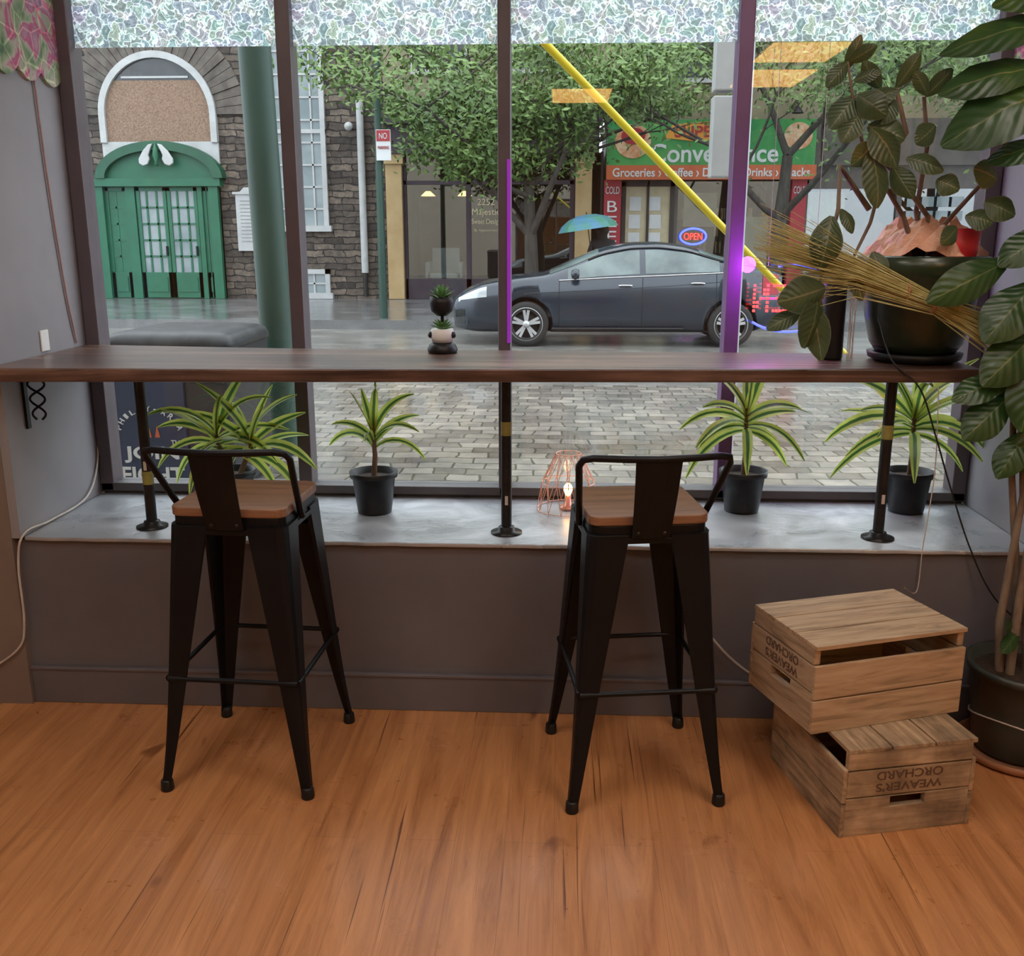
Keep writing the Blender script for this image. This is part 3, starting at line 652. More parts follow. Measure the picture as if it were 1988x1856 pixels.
# ------------------------------------------------------------------ straw broom bundle
e=thing("straw_bundle",(1.05,2.93,1.157),"bundle of dry broom straw leaning against the bowl planter","dried grass")
b=B();rn=random.Random(11)
for i in range(300):
    u=V((rn.gauss(0,1),rn.gauss(0,1),rn.gauss(0,1)))
    hd=V((.62+rn.uniform(-.07,.14),2.93+u.y*.02,1.515+u.z*.042))
    md=V((.85,2.93,1.445))+V((0,u.y*.012,u.z*.022));bd=V((1.08,2.93,1.355))+V((0,u.y*.009,u.z*.010));tl=V((1.33+rn.uniform(-.06,.05),2.9+u.y*.01,1.24+u.z*.022))
    hd.z-=(hd.x-.62)*.35
    b.tube([hd,md,bd,tl],[.0007,.0011,.0013,.0011],4,cap=False)
b.fin("stalk",'straw',e)
for x,z in((1.08,1.355),(1.0,1.388)): B().tube([(x+.01*math.sin(a)*.4,2.93+.022*math.cos(a),z+.024*math.sin(a)) for a in[k*math.pi/8 for k in range(17)]],.004,6).fin("twine_binding",'terra',e)
tag(B().lathe((.875,3.22,1.156),[(0,0),(.036,0),(.038,.01),(.038,.235),(.034,.262),(.028,.264),(.027,.25),(0,.25)],28).fin("black_canister",'blackplastic'),"tall matte black canister on the counter","canister")
b=B()
for i in range(7):
    x=.925+i*.003;b.tube([(x+.004,3.22,1.41),(x-.004*math.sin(i),3.215,1.33),(x+.004*math.sin(i*2),3.21,1.25),(x,3.21,1.157)],.0012,5)
tag(b.fin("wire_strands",'cable'),"thin pale wire strands hanging beside the black canister","wire",kind="stuff")
e=thing("open_led_sign",(.80,3.50,1.33),"oval blue and red dotted LED open sign facing the street","neon sign")
ring=[(.80+.175*math.cos(a),3.52,1.33+.115*math.sin(a)) for a in[k*math.pi/24 for k in range(49)]]
B().tube(ring[5:15],.004,6).fin("blue_tube",'blueled',e);B().tube(ring[30:42],.004,6).fin("blue_tube",'blueled',e)
F={'O':["01110","10001","10001","10001","10001","10001","01110"],'P':["11110","10001","10001","11110","10000","10000","10000"],'E':["11111","10000","10000","11110","10000","10000","11111"],'N':["10001","11001","11001","10101","10011","10011","10001"]}
for li,ch in enumerate("OPEN"):
    b=B();x0=.80+.128-li*.068
    for r,row in enumerate(F[ch]):
        for c,q in enumerate(row):
            if q=='1': b.box(x0-c*.0115-.0035,x0-c*.0115+.0035,3.512,3.524,1.375-r*.0145-.004,1.375-r*.0145+.004)
    b.fin("led_letter",'redled',e)
for x in(.72,.88): B().tube([(x,3.52,1.44),(x,3.525,1.9),(x,3.53,2.17)],.0010,5).fin("hanging_wire",'cable',e)
B().box(.70,.90,3.526,3.53,1.326,1.334).fin("crossbar",'cable',e)
tag(B().box(-.190,-.1775,3.525,3.5298,1.17,1.80).fin("glow_strip",'violetglow'),"thin violet strip added to glow along the window mullion","glow strip")  # added strip, no fixture here; stands in for violet glow on the mullion
# ------------------------------------------------------------------ cables
def cable(pts,r,mat,label,name="cable"):
    P=[V(p) for p in pts];out=[]
    for i in range(len(P)-1):
        p0,p1,p2,p3=P[max(i-1,0)],P[i],P[i+1],P[min(i+2,len(P)-1)]
        for k in range(6):
            t=k/6;out.append(.5*((2*p1)+(p2-p0)*t+(2*p0-5*p1+4*p2-p3)*t*t+(3*p1-p0-3*p2+p3)*t**3))
    out.append(P[-1]);tag(B().tube(out,r,6).fin(name,mat),label,"cable")
MT['cabler']=pm("cable_brown",(.28,.17,.16),.5,0,(.35,.22,.2),20)
cable([(XL+.006,3.36,2.05),(XL+.006,3.38,1.7),(XL+.006,3.42,1.35),(XL+.006,3.46,1.17)],.004,'cabler',"brownish cable running down the window reveal")
cable([(XL+.006,3.545,1.10),(XL+.006,3.54,.9),(XL+.006,3.52,.72),(XL+.01,3.40,.61),(XL+.006,3.15,.596),(XL+.004,2.975,.60),(-1.76,2.953,.5),(-1.765,2.953,.3),(-1.80,2.95,.2),(-1.95,2.95,.1)],.004,'cable',"pale cable looping off the sill and down the wall")
cable([(.34,WY-.006,.57),(.36,WY-.008,.47),(.45,WY-.008,.35),(.56,WY-.024,.22),(.72,WY-.026,.10),(.80,WY-.024,.04)],.004,'cable',"white cable draped down the grey wall")
cable([(1.14,2.985,1.10),(1.15,2.97,.85),(1.14,2.975,.6),(1.13,2.96,.46),(1.05,2.85,.51)],.0018,'cable',"thin white cord hanging from the counter to the crate")
cable([(.98,3.1,1.30),(1.0,3.0,1.18),(1.08,2.97,1.10),(1.14,2.96,.95),(1.2,2.97,.8),(1.28,2.96,.6),(1.36,2.93,.45),(1.5,2.92,.33)],.0028,'blackplastic',"black cord drooping from the planter past the counter edge")
# ------------------------------------------------------------------ ceiling panels, the warm white ones added as fill
for (x,y,mt) in((.19,-3.85,'panel'),(1.9,-1.3,'panel'),(1.95,-2.75,'panel'),(-1.5,.3,'panelfill'),(0,.3,'panelfill'),(1.5,.3,'panelfill'),(-1.0,1.7,'panelfill'),(1.0,1.7,'panelfill')):
    e=thing("ceiling_light_or_fill",(x,y,2.955),"square orange ceiling light panel" if mt=='panel' else "added warm white ceiling fill panel, out of view","ceiling light",group="ceiling light panels")
    hy=.5 if mt=='panel' else .3
    B().box(-.3,.3,-hy,hy,0,.01).fin("diffuser",mt,e,local=True)
    B().box(-.32,.32,-hy-.02,hy+.02,.011,.045).fin("housing",'white',e,local=True)
# ==================================================================== STREET
struct(B().box(-30,30,3.75,10.3,-.1,0).fin("ground_setts",'cobble'),"wet granite sett paving")
struct(B().box(-30,30,10.3,16.4,-.1,-.001).fin("ground_asphalt",'asphalt'),"wet asphalt street")
b=B();b.box(-30,30,16.4,16.58,-.1,.15);b.add([(-30,16.58,.15),(30,16.58,.15),(30,21.6,.2),(-30,21.6,.2)],[(0,1,2,3)]);struct(b.fin("ground_sidewalk",'pave'),"wet concrete sidewalk")
tag(B().tube([(-1.99,6.9,0),(-2.01,6.9,.8),(-2.05,6.9,2.76),(-2.09,6.9,5.5)],[.125,.115,.108,.10],24).fin("utility_pole",'polegreen'),"thick dark green painted street pole","street pole")
e=thing("litter_bin",(-2.29,6.0,0),"wet dark street litter bin with navy fight poster","litter bin")
b=B();b.slab([(x-2.29,y+6.0) for x,y in rrect(.37,.40,.06)],.05,.90);b.box(-2.62,-1.96,5.66,6.34,0,.05);b.fin("body",'binmetal',e,bevel=.01)
b=B()
prof=[(.385,.415,.90),(.385,.415,.93),(.37,.40,.965),(.33,.36,.985),(.27,.30,.995)];rg=[[V((x-2.29,y+6.0,z)) for x,y in rrect(hx,hy,.07)] for hx,hy,z in prof];m_=len(rg[0])
b.add([p for r in rg for p in r],[(i*m_+k,i*m_+(k+1)%m_,(i+1)*m_+(k+1)%m_,(i+1)*m_+k) for i in range(4) for k in range(m_)]+[tuple(range(4*m_,5*m_)),tuple(reversed(range(m_)))],0,None,True);b.fin("lid",'bintop',e)
b=B();b.box(-2.655,-2.20,5.58,5.60,.06,.74);p=b.fin("poster",'navy',e)
text("JOIN",.33,(-2.42,5.575,.275),'letter',p,h=.10,bold=.02);text("FIGHT",.38,(-2.42,5.575,.150),'letter',p,h=.10,bold=.02);text("THE",.07,(-2.26,5.575,.35),'letter',p)
for i,ch in enumerate("PHILLY-AREA"):
    a=math.radians(165-i*15);text(ch,.016 if ch in"I-" and ch!='-' else .026,(-2.42+.19*math.cos(a),5.575,.40+.15*math.sin(a)),'letter',p,h=.006 if ch=='-' else .032,tilt=a-math.pi/2)
for k in range(3): B().prism([(-2.49+k*.05,.38),(-2.475+k*.05,.45),(-2.46+k*.05,.38)],5.574,5.579).fin("poster_emblem",'signorange',p)
B().box(-2.16,-1.96,5.585,5.60,.70,.86).fin("hopper_flap",'bintop',e,bevel=.005)
B().box(-2.60,-2.45,5.585,5.60,.78,.88).fin("notice_panel",'cream',e)
a=V((-.115,7,2.77));c=V((3.09,9.0,0));d=(a-c)
tag(B().tube([c,c+d*.33,c+d*.66,a,a+d*.35],.028,12).fin("guy_wire_guard",'yellow'),"bright yellow plastic guy wire guard slanting over the street","guy wire")
e=thing("traffic_signal",(1.21,7.0,0),"pale grey traffic signal housing on a slim grey pole","traffic signal")
B().tube([(1.215,7,0),(1.215,7,4.2)],.045,16).fin("pole",'polegrey',e)
b=B();b.box(1.0,1.13,6.95,7.1,1.92,2.44);b.box(1.0,1.13,6.95,7.1,2.47,2.95);b.box(1.11,1.2,6.98,7.03,2.1,2.14);b.box(1.11,1.2,6.98,7.03,2.75,2.79);b.fin("housing",'polegrey',e,bevel=.01)
e=thing("parking_sign_post",(-3.02,16.8,.15),"dark green sign post with red and white parking sign","sign post")
B().tube([(-3.02,16.8,.15),(-3.02,16.8,5)],[.07,.05],12).fin("post",'polegreen',e)
B().box(-3.04,-2.80,16.70,16.72,2.72,3.20).fin("sign_plate",'letter',e)
B().box(-3.03,-2.81,16.69,16.699,3.02,3.19).fin("red_band",'signred',e);text("NO",.13,(-2.92,16.685,3.1),'letter',e,h=.09);text("PARKING",.18,(-2.92,16.69,2.92),'signred',e,h=.05)
# ------------------------------------------------------------------ church
FY=21.2
def arc(x0,x1,zs,r=None,n=24):
    cx=(x0+x1)/2;rr=(x1-x0)/2;h=r or rr
    return [(cx+rr*math.cos(math.pi*(1-k/n)),zs+h*math.sin(math.pi*k/n)) for k in range(n+1)]
e=thing("church_building",(-8,FY,.2),"dark rubble stone church with an arched window and green doors","building")
B().box(-16,-3.69,FY,FY+.5,.1,9).fin("stone_wall",'stone',e)
b=B();n=30
o=arc(-10.25,-6.55,3.95,1.85,n);i_=arc(-9.64,-7.16,3.95,1.235,n)
for k in range(n):
    g=.04
    def lp(P,k,t): return (P[k][0]*(1-t)+P[k+1][0]*t,P[k][1]*(1-t)+P[k+1][1]*t)
    b.prism([lp(i_,k,g),lp(o,k,g),lp(o,k,1-g),lp(i_,k,1-g)],FY-.03-.012*(k%3),FY+.01)
b.fin("arch_stones",pm("voussoir",(.06,.052,.046),.85,0,(.125,.108,.092),4),e)
b=B();oo=[(-9.63,3.40)]+arc(-9.63,-7.16,3.95,1.235)+[(-7.16,3.40)];ii=[(-9.50,3.40)]+arc(-9.50,-7.29,3.95,1.10)+[(-7.29,3.40)]
b.band(oo,ii,FY-.12,FY);b.prism([(-9.63,2.5),(-7.16,2.5),(-7.16,3.42),(-9.63,3.42)],FY-.06,FY);w=b.fin("arched_window_frame",'trimwhite',e)
B().prism([(-9.5,3.40)]+[p for p in ii[1:-1] if p[1]<4.65]+[(-7.29,3.40)],FY-.05,FY-.01).fin("boarded_panel",'osb',w)
B().prism([p for p in ii if p[1]>4.6],FY-.045,FY-.02).fin("upper_pane",'darkglass',w)
b=B();b.box(-9.1,-7.7,FY-.07,FY-.04,4.66,4.70);b.fin("glazing_bar",'trimwhite',w)
dn=D.objects.new("doorway",None);dn.parent=e;bpy.context.scene.collection.objects.link(dn)
b=B();b.box(-9.85,-9.66,FY-.2,FY,.2,2.6);b.box(-7.40,-7.2,FY-.2,FY,.2,2.6);b.box(-9.2,-9.0,FY-.15,FY,.2,2.6);b.box(-7.66,-7.56,FY-.15,FY,.2,2.6)
b.box(-9.9,-7.12,FY-.26,FY,2.52,2.68);b.box(-9.85,-7.2,FY-.08,FY,.2,2.6);b.fin("door_surround",'green',dn)
B().band(arc(-9.75,-7.05,2.68,.74),arc(-9.55,-7.25,2.68,.56),FY-.3,FY).fin("pediment_moulding",'greend',dn)
B().prism(arc(-9.55,-7.25,2.68,.56),FY-.15,FY-.02).fin("pediment_panel",'green',dn)
for sx in(-1,1):
    pts=[(.05,3.36),(.14,3.34),(.26,3.22),(.36,3.06),(.36,2.97),(.28,2.92),(.18,2.95),(.13,3.05),(.15,3.13),(.10,3.25)]
    B().prism([(-8.40+sx*x,z) for x,z in (pts if sx<0 else pts[::-1])],FY-.36,FY-.30).fin("scroll_ornament",'trimwhite',dn,bevel=.015)
B().lathe((-8.40,FY-.33,2.92),[(0,0),(.05,.0),(.03,.08),(.07,.2),(.05,.33),(.015,.42),(0,.46)],12).fin("finial",'green',dn)
def doorleaf(x0,x1,z0,z1,nc,nr,zg,name,par,ya=FY-.12):
    dd=B();g=.07
    dd.box(x0,x0+g,ya,ya+.05,z0,z1);dd.box(x1-g,x1,ya,ya+.05,z0,z1);dd.box(x0,x1,ya,ya+.05,z1-g,z1);dd.box(x0,x1,ya,ya+.05,z0,zg);dd.box(x0+.1,x1-.1,ya-.02,ya,z0+.12,zg-.1)
    for i in range(1,nc): x=x0+(x1-x0)*i/nc;dd.box(x-.02,x+.02,ya+.01,ya+.045,zg,z1)
    for i in range(1,nr): z=zg+(z1-g-zg)*i/nr;dd.box(x0,x1,ya+.01,ya+.045,z-.02,z+.02)
    o=dd.fin(name,'green',par);B().box(x0+.02,x1-.02,ya+.03,ya+.035,zg,z1-.03).fin("panes",'paleglass',o);return o
a=doorleaf(-8.98,-8.34,.22,2.50,3,5,.75,"door",dn);B().box(-8.41,-8.38,FY-.17,FY-.12,1.1,1.3).fin("handle",'black',a)
a=doorleaf(-8.32,-7.68,.22,2.50,3,5,.75,"door",dn);B().box(-7.76,-7.73,FY-.17,FY-.12,1.1,1.3).fin("handle",'black',a)
doorleaf(-9.66,-9.22,.22,2.50,2,5,.75,"sidelight",dn,FY-.10);doorleaf(-7.56,-7.40,.22,2.50,1,5,.75,"sidelight",dn,FY-.10)
b=B();b.prism([(-6.87,1.2),(-6.36,1.2),(-6.36,2.36),(-6.45,2.40),(-6.55,2.5),(-6.68,2.5),(-6.78,2.40),(-6.87,2.36)],FY-.08,FY)
b.box(-6.92,-6.31,FY-.11,FY,2.36,2.41);pq=b.fin("wall_plaque",'trimwhite',e)
b=B()
for k in range(12): b.box(-6.78,-6.46+(-.06 if k%4==3 else 0),FY-.088,FY-.079,2.22-k*.075,2.235-k*.075)
b.fin("engraved_lines",pm("engraving",(.2,.2,.2),.6,0,(.25,.25,.25),9),pq)
B().box(-10.35,-9.98,FY-.08,FY,1.25,2.4).fin("wall_plaque",'trimwhite',e)
def sash(x0,x1,z0,z1,nc,nr,par,name="sash_window"):
    b=B();g=.1
    b.box(x0,x0+g,FY-.09,FY,z0,z1);b.box(x1-g,x1,FY-.09,FY,z0,z1);b.box(x0,x1,FY-.09,FY,z1-g,z1);b.box(x0-.06,x1+.06,FY-.14,FY,z0-.02,z0+.1)
    for i in range(1,nc): x=x0+(x1-x0)*i/nc;b.box(x-.018,x+.018,FY-.06,FY-.01,z0,z1)
    for i in range(1,nr): z=z0+(z1-z0)*i/nr;b.box(x0,x1,FY-.06,FY-.01,z-.018,z+.018)
    if nr>6: z=(z0+z1)/2;b.box(x0,x1,FY-.08,FY,z-.04,z+.04)
    o=b.fin(name,'trimwhite',par);B().box(x0+.02,x1-.02,FY-.03,FY-.02,z0,z1-.02).fin("panes",'paleglass',o)
sash(-6.05,-4.90,1.62,5.6,4,9,e);sash(-5.62,-4.93,.22,.82,2,2,e,name="basement_window")
b=B();b.tube([(-4.16,FY-.1,.75),(-4.16,FY-.1,4.2)],.075,12);b.tube([(-4.16,FY-.1,.25),(-4.16,FY-.1,.75)],.05,12,mi=1);b.fin("downpipe",['trimwhite','pipe'],e)
B().lathe((-4.40,FY-.12,3.70),[(0,-.05),(.08,-.03),(.09,.03),(.04,.1)],14,axis='Y').fin("security_light",'trimwhite',e)
# ------------------------------------------------------------------ salon shop
e=thing("salon_shop",(-1.4,FY,.2),"dark purple shopfront with tan pilasters and large windows","building")
B().box(-3.685,.85,FY,FY+.3,4.16,9).fin("upper_wall",'tanwall',e)
b=B();b.box(-3.62,.75,FY-.25,FY+.3,3.15,3.72);b.box(-3.66,.8,FY-.45,FY+.3,3.72,4.16);b.fin("fascia",'purple',e)
for x0,x1 in((-3.66,-3.32),(.28,.62)): B().box(x0,x1,FY-.15,FY+.2,.2,3.15).box(x0-.02,x1+.04,FY-.2,FY+.2,2.95,3.15).fin("pilaster",'tan',e,bevel=.01)
b=B();b.box(-3.3,.8,FY+2.2,FY+2.3,.2,3.2);b.box(-3.3,.8,FY,FY+2.3,.18,.2);b.box(-3.35,-3.3,FY+.2,FY+2.3,.2,3.2);b.box(.8,.85,FY,FY+2.3,.2,3.2);b.box(-3.3,.85,FY+.3,FY+2.3,3.15,3.2);b.fin("interior_shell",'dark',e)
b=B()
for x in(-3.30,-1.95,-1.25,.22): b.box(x-.05,x+.05,FY-.02,FY+.1,.2,3.15)
b.box(-3.3,.25,FY-.02,FY+.12,.2,.62);b.box(-3.3,.25,FY-.02,FY+.1,2.55,2.63);b.fin("window_frame",'purple',e)
B().box(-3.3,.25,FY+.04,FY+.05,.6,3.15).fin("shop_window",'shopglass',e)
X0=-1.58
text("2252",.36,(X0,FY-.03,2.20),'cream',e,h=.13);text("Majestic",.58,(X0,FY-.03,1.98),'cream',e,h=.17);text("Sweet Design",.60,(X0,FY-.03,1.79),'cream',e,h=.14);text("By Appointment",.5,(X0,FY-.03,1.62),'cream',e,h=.07)
b=B();b.box(-2.9,-2.2,FY+.5,FY+1.0,.62,.72);b.box(-2.85,-2.25,FY+.95,FY+1.02,.72,1.25);b.box(-2.95,-2.85,FY+.5,FY+1,.62,.95);b.box(-2.25,-2.15,FY+.5,FY+1,.62,.95);b.fin("armchair",'trimwhite',e)
for x in(-2.9,-2.1): B().lathe((x,FY+.8,2.35),[(0,.1),(.05,.1),(.16,0),(0,0)],12).fin("pendant_lamp",'warmlamp',e)
for x0,x1 in((-3.1,-1.9),(-1.1,.1)):
    o=B().box(x0,x1,FY-.05,FY,4.7,6.6).fin("upper_window",'trimwhite',e);B().box(x0+.1,x1-.1,FY-.06,FY-.051,4.8,5.6).box(x0+.1,x1-.1,FY-.06,FY-.051,5.7,6.5).fin("panes",'darkglass',o)
# ------------------------------------------------------------------ convenience shop
e=thing("convenience_shop",(3,FY,.2),"corner convenience store with a green sign and red columns","building")
B().box(.86,11,FY,FY+.3,3.8,9).fin("upper_wall",'tanwall',e)
b=B();b.box(.96,11,FY+2.2,FY+2.3,.2,3.8);b.box(.96,11,FY+.1,FY+2.3,.18,.2);b.box(.96,11,FY+.3,FY+2.3,3.75,3.8);b.box(10.9,11,FY,FY+2.3,.2,3.8);b.box(.9,.95,FY+.1,FY+2.3,.2,3.8);b.fin("interior_shell",'dark',e)
sg=B().box(.90,5.06,FY-.35,FY-.2,2.90,3.77).fin("sign_board",'signgreen',e)
B().box(.90,5.10,FY-.37,FY-.2,2.62,2.90).fin("orange_sign_band",'signorange',sg)
B().prism([(2.05,3.42),(2.2,3.68),(2.9,3.73),(3.35,3.66),(3.3,3.40),(2.6,3.36)],FY-.37,FY-.351).fin("banner_shape",'signyel',sg)
text("SUPER",.95,(2.72,FY-.375,3.54),'signred',sg,h=.22,bold=.02);text("Convenience",2.55,(3.05,FY-.355,3.13),'letter',sg,h=.36,bold=.015)
text("Groceries › Coffee › Donuts › Drinks › Snacks",3.95,(3.0,FY-.375,2.76),'letter',sg,h=.17,bold=.015)
circ=lambda cx,cz,a,c:[(cx+a*math.cos(q),cz+c*math.sin(q)) for q in[k*math.pi/12 for k in range(24)]]
B().prism(circ(1.42,3.36,.36,.33),FY-.365,FY-.351).fin("food_picture",'food',sg);B().prism(circ(1.42,3.46,.24,.16),FY-.372,FY-.366).fin("food_picture",'signred',sg);B().prism(circ(4.7,3.45,.28,.26),FY-.365,FY-.351).fin("food_picture",'food',sg)
c1=B().box(.87,1.22,FY-.2,FY+.09,.2,2.62).fin("red_column",'signred',e)
text("COLD",.28,(1.04,FY-.21,2.42),'letter',c1,h=.14)
for i,ch in enumerate("BEER"): text(ch,.2,(1.04,FY-.21,2.10-.3*i),'letter',c1,h=.22)
c2=B().box(4.68,4.98,FY-.2,FY+.1,.2,2.62).fin("red_column",'signred',e);text("COLD",.24,(4.83,FY-.21,2.42),'letter',c2,h=.14)
dd=B().box(1.28,2.28,FY,FY+.05,.2,2.6).fin("door",'cream',e)
b=B();b.box(1.24,1.33,FY-.04,FY+.04,.2,2.6);b.box(1.76,1.81,FY-.04,FY+.04,.2,2.6);b.box(2.24,2.33,FY-.04,FY+.04,.2,2.6);b.box(1.24,2.33,FY-.04,FY,2.5,2.62);b.fin("door_frame",'dark',dd)
B().box(1.82,1.86,FY-.09,FY-.04,1.0,1.4).fin("handle",'chrome',dd)
rn=random.Random(3)
for i in range(6):
    x=1.4+.42*(i%2)+rn.uniform(-.02,.02);z=1.3+.36*(i//2);B().box(x,x+.24,FY-.012,FY-.001,z,z+.28).fin("taped_paper",'letter',dd)
b=B()
for x in(2.35,3.5,4.66,5.0,6.9,8.8): b.box(x-.05,x+.05,FY-.03,FY+.08,.2,2.62)
b.box(2.33,11,FY-.03,FY+.1,.2,.75);b.box(5,11,FY-.03,FY+.1,2.45,2.9);b.box(5.12,11,FY-.1,FY+.1,2.9,3.8);b.fin("window_frame",pm("shop_frame",(.06,.05,.045),.5,0,(.09,.08,.07),3),e)
B().box(2.33,11,FY+.03,FY+.04,.75,2.9).fin("shop_window",'shopglass',e)
for i in range(4):
    for j in range(4): x=7.05+i*.3;z=1.25+j*.28;B().box(x,x+.24,FY-.05,FY-.035,z,z+.2).fin("posted_notice",'paleglass',e)
b=B();b.box(5.15,5.9,FY+.3,FY+.35,.9,2.4);b.box(2.6,3.3,FY+.6,FY+.7,1.7,2.4);b.box(3.7,4.4,FY+.6,FY+.7,.9,1.9);b.fin("shelf",'cream',e)
b=B()
for i in range(40): x=2.5+rn.uniform(0,2.1);z=.8+rn.choice([0,.35,.7,1.05]);b.box(x,x+.09,FY+.8,FY+.9,z,z+.24)
o=b.fin("goods",'food',e);o["kind"]="stuff"
s=B().tube([(2.74+.27*math.cos(a),FY-.06,1.50+.16*math.sin(a)) for a in[k*math.pi/12 for k in range(25)]],.022,6).fin("open_sign",'blueled',e)
text("OPEN",.38,(2.74,FY-.06,1.50),'redled',s,h=.14)
for x in(2.0,5.6,8): 
    o=B().box(x,x+1.2,FY-.05,FY,4.5,6.4).fin("upper_window",'trimwhite',e);B().box(x+.1,x+1.1,FY-.06,FY-.051,4.6,6.3).fin("panes",'darkglass',o)
for x in(1.4,3.0,4.6): B().tube([(x,FY,4.0),(x,FY-.5,4.1),(x,FY-.6,3.95)],.03,8).lathe((x,FY-.6,3.85),[(.12,0),(.05,.1),(0,.12)],12).fin("gooseneck_lamp",'black',e)
# ------------------------------------------------------------------ trees
def tree(loc,seed,hgt,spread,nleaf,label,lean=0,extra=(),clear=None):
    rn=random.Random(seed);e=thing("street_tree",loc,label,"tree",group="street trees")
    tb=B();tips=[]
    def grow(p,d,L,r,lv):
        path=[p.copy()];R=[r];n=5;j=.03 if lv==0 else .16
        for i in range(n):
            d=(d+V((rn.uniform(-j,j),rn.uniform(-j,j),rn.uniform(-.04,.1)))).normalized();p=p+d*(L/n);path.append(p.copy());R.append(r*(1-.4*(i+1)/n))
            if lv>=2: tips.append((p.copy(),lv))
        tb.tube(path,R,max(4,9-lv*2),cap=False)
        if lv<4:
            for k in range(4 if lv==0 else (3 if lv<3 else 2)):
                a=rn.uniform(0,6.28) if lv else k*1.57+.4;q=.75 if lv<2 else .9
                nd=(d*.75+V((math.cos(a)*q*spread,math.sin(a)*q*.8,rn.uniform(-.25,.3)))).normalized()
                grow(p if k<2 else path[3],nd,L*rn.uniform(.6,.82),R[-1]*.75,lv+1)
    grow(V((0,0,0)),V((lean,0,1)),hgt,.15,0)
    for (p,d,L) in extra: grow(V(p),V(d).normalized(),L,.05,2)
    tb.fin("trunk",'bark',e,local=True)
    lf=B();cnt=0
    while cnt<nleaf:
        c,lv=rn.choice(tips);s=.26 if lv>2 else .30
        q=c+V((rn.gauss(0,s),rn.gauss(0,s),rn.gauss(-.08,s*.6)));z=rn.uniform(.045,.08);cnt+=1
        if clear and clear(q.x+loc[0],q.z+loc[2],rn.random()): continue
        u=V((rn.gauss(0,1),rn.gauss(0,1),rn.gauss(0,1))).normalized();w=u.orthogonal().normalized()
        lf.add([q-u*z,q+w*z*.45,q+u*z,q-w*z*.45],[(0,1,2,3)])
    lf.fin("foliage",'treeleaf',e,local=True);return e
# crowns are pruned above the shop sign
prune=lambda x,z,r:(.55<x<4.1 and z<3.55 and r<.92) or (-3.2<x<=.55 and z<2.45 and r<.8)
tree((-.52,18,.17),3,2.2,1.3,20000,"leafy street tree with spreading branches on the sidewalk",0,[((-.3,-.1,2.3),(-1.2,-.2,.7),2.0),((-.6,-.1,3.0),(-1.6,-.2,.45),2.2),((-.2,-.1,2.6),(-1,.1,1),2.2),((.1,-.1,2.5),(1.2,-.2,1.2),1.4),((0,0,2.0),(-.8,-.3,.35),1.1)],prune)
tree((3.75,18,.17),8,2.7,1.0,13000,"darker leafy street tree in front of the convenience store",.05,(),prune)
tree((8.6,18.4,.17),21,2.5,1.1,9000,"leafy street tree further along the sidewalk")
# ------------------------------------------------------------------ person with umbrella
e=thing("person",(.72,17.6,.17),"person in a dark coat walking under an umbrella","person")
me=D.meshes.new("body")
jt=[(0,0,.86),(0,0,1.08),(0,0,1.30),(0,0,1.40),(0,-.01,1.50),(0,-.01,1.58),(-.09,0,.82),(-.10,.04,.46),(-.10,.10,.06),(-.10,-.02,.02),(.09,0,.82),(.11,-.10,.48),(.12,-.18,.06),(.12,-.30,.02),(-.17,0,1.33),(-.24,-.05,1.10),(-.20,-.24,1.18),(.17,0,1.33),(.24,-.03,1.08),(.20,-.16,.88)]
jt=[(x,y,z*.93) for x,y,z in jt]
ed=[(0,1),(1,2),(2,3),(3,4),(4,5),(0,6),(6,7),(7,8),(8,9),(0,10),(10,11),(11,12),(12,13),(2,14),(14,15),(15,16),(2,17),(17,18),(18,19)]
me.from_pydata(jt,ed,[]);o=D.objects.new("body",me);bpy.context.scene.collection.objects.link(o);o.parent=e
sk=o.modifiers.new("skin",'SKIN');rr=[.16,.15,.17,.07,.10,.09,.10,.07,.05,.045,.10,.07,.05,.045,.075,.055,.04,.075,.055,.04]
for i,r in enumerate(rr): me.skin_vertices[0].data[i].radius=(r,r*.8)
me.skin_vertices[0].data[0].use_root=True
o.modifiers.new("sub",'SUBSURF').levels=2;me.materials.append(MT['coat'])
B().lathe((0,0,1.39),[(0,-.02),(.10,0),(.115,.06),(.09,.13),(0,.155)],14).fin("hair",'hair',e,local=True)
e=thing("umbrella",(.52,17.36,1.20),"open green and blue umbrella held by a person","umbrella")
b=B();n=16;vs=[];prof=[(0,.30),(.15,.29),(.32,.24),(.45,.15),(.52,.05)]
M=Matrix.Rotation(math.radians(-8),3,'Y')
for (r,z) in prof:
    for k in range(n):
        a=2*math.pi*k/n;s=1 if k%2==0 else .95;vs.append(M@V((r*s*math.cos(a),r*s*math.sin(a),z+.38)))
b.add(vs,[(i*n+k,i*n+(k+1)%n,(i+1)*n+(k+1)%n,(i+1)*n+k) for i in range(4) for k in range(n)]);b.fin("canopy",'umb',e,local=True)
B().tube([M@V((0,0,-.12)),M@V((0,0,.72))],.008,6).fin("shaft",'black',e,local=True)
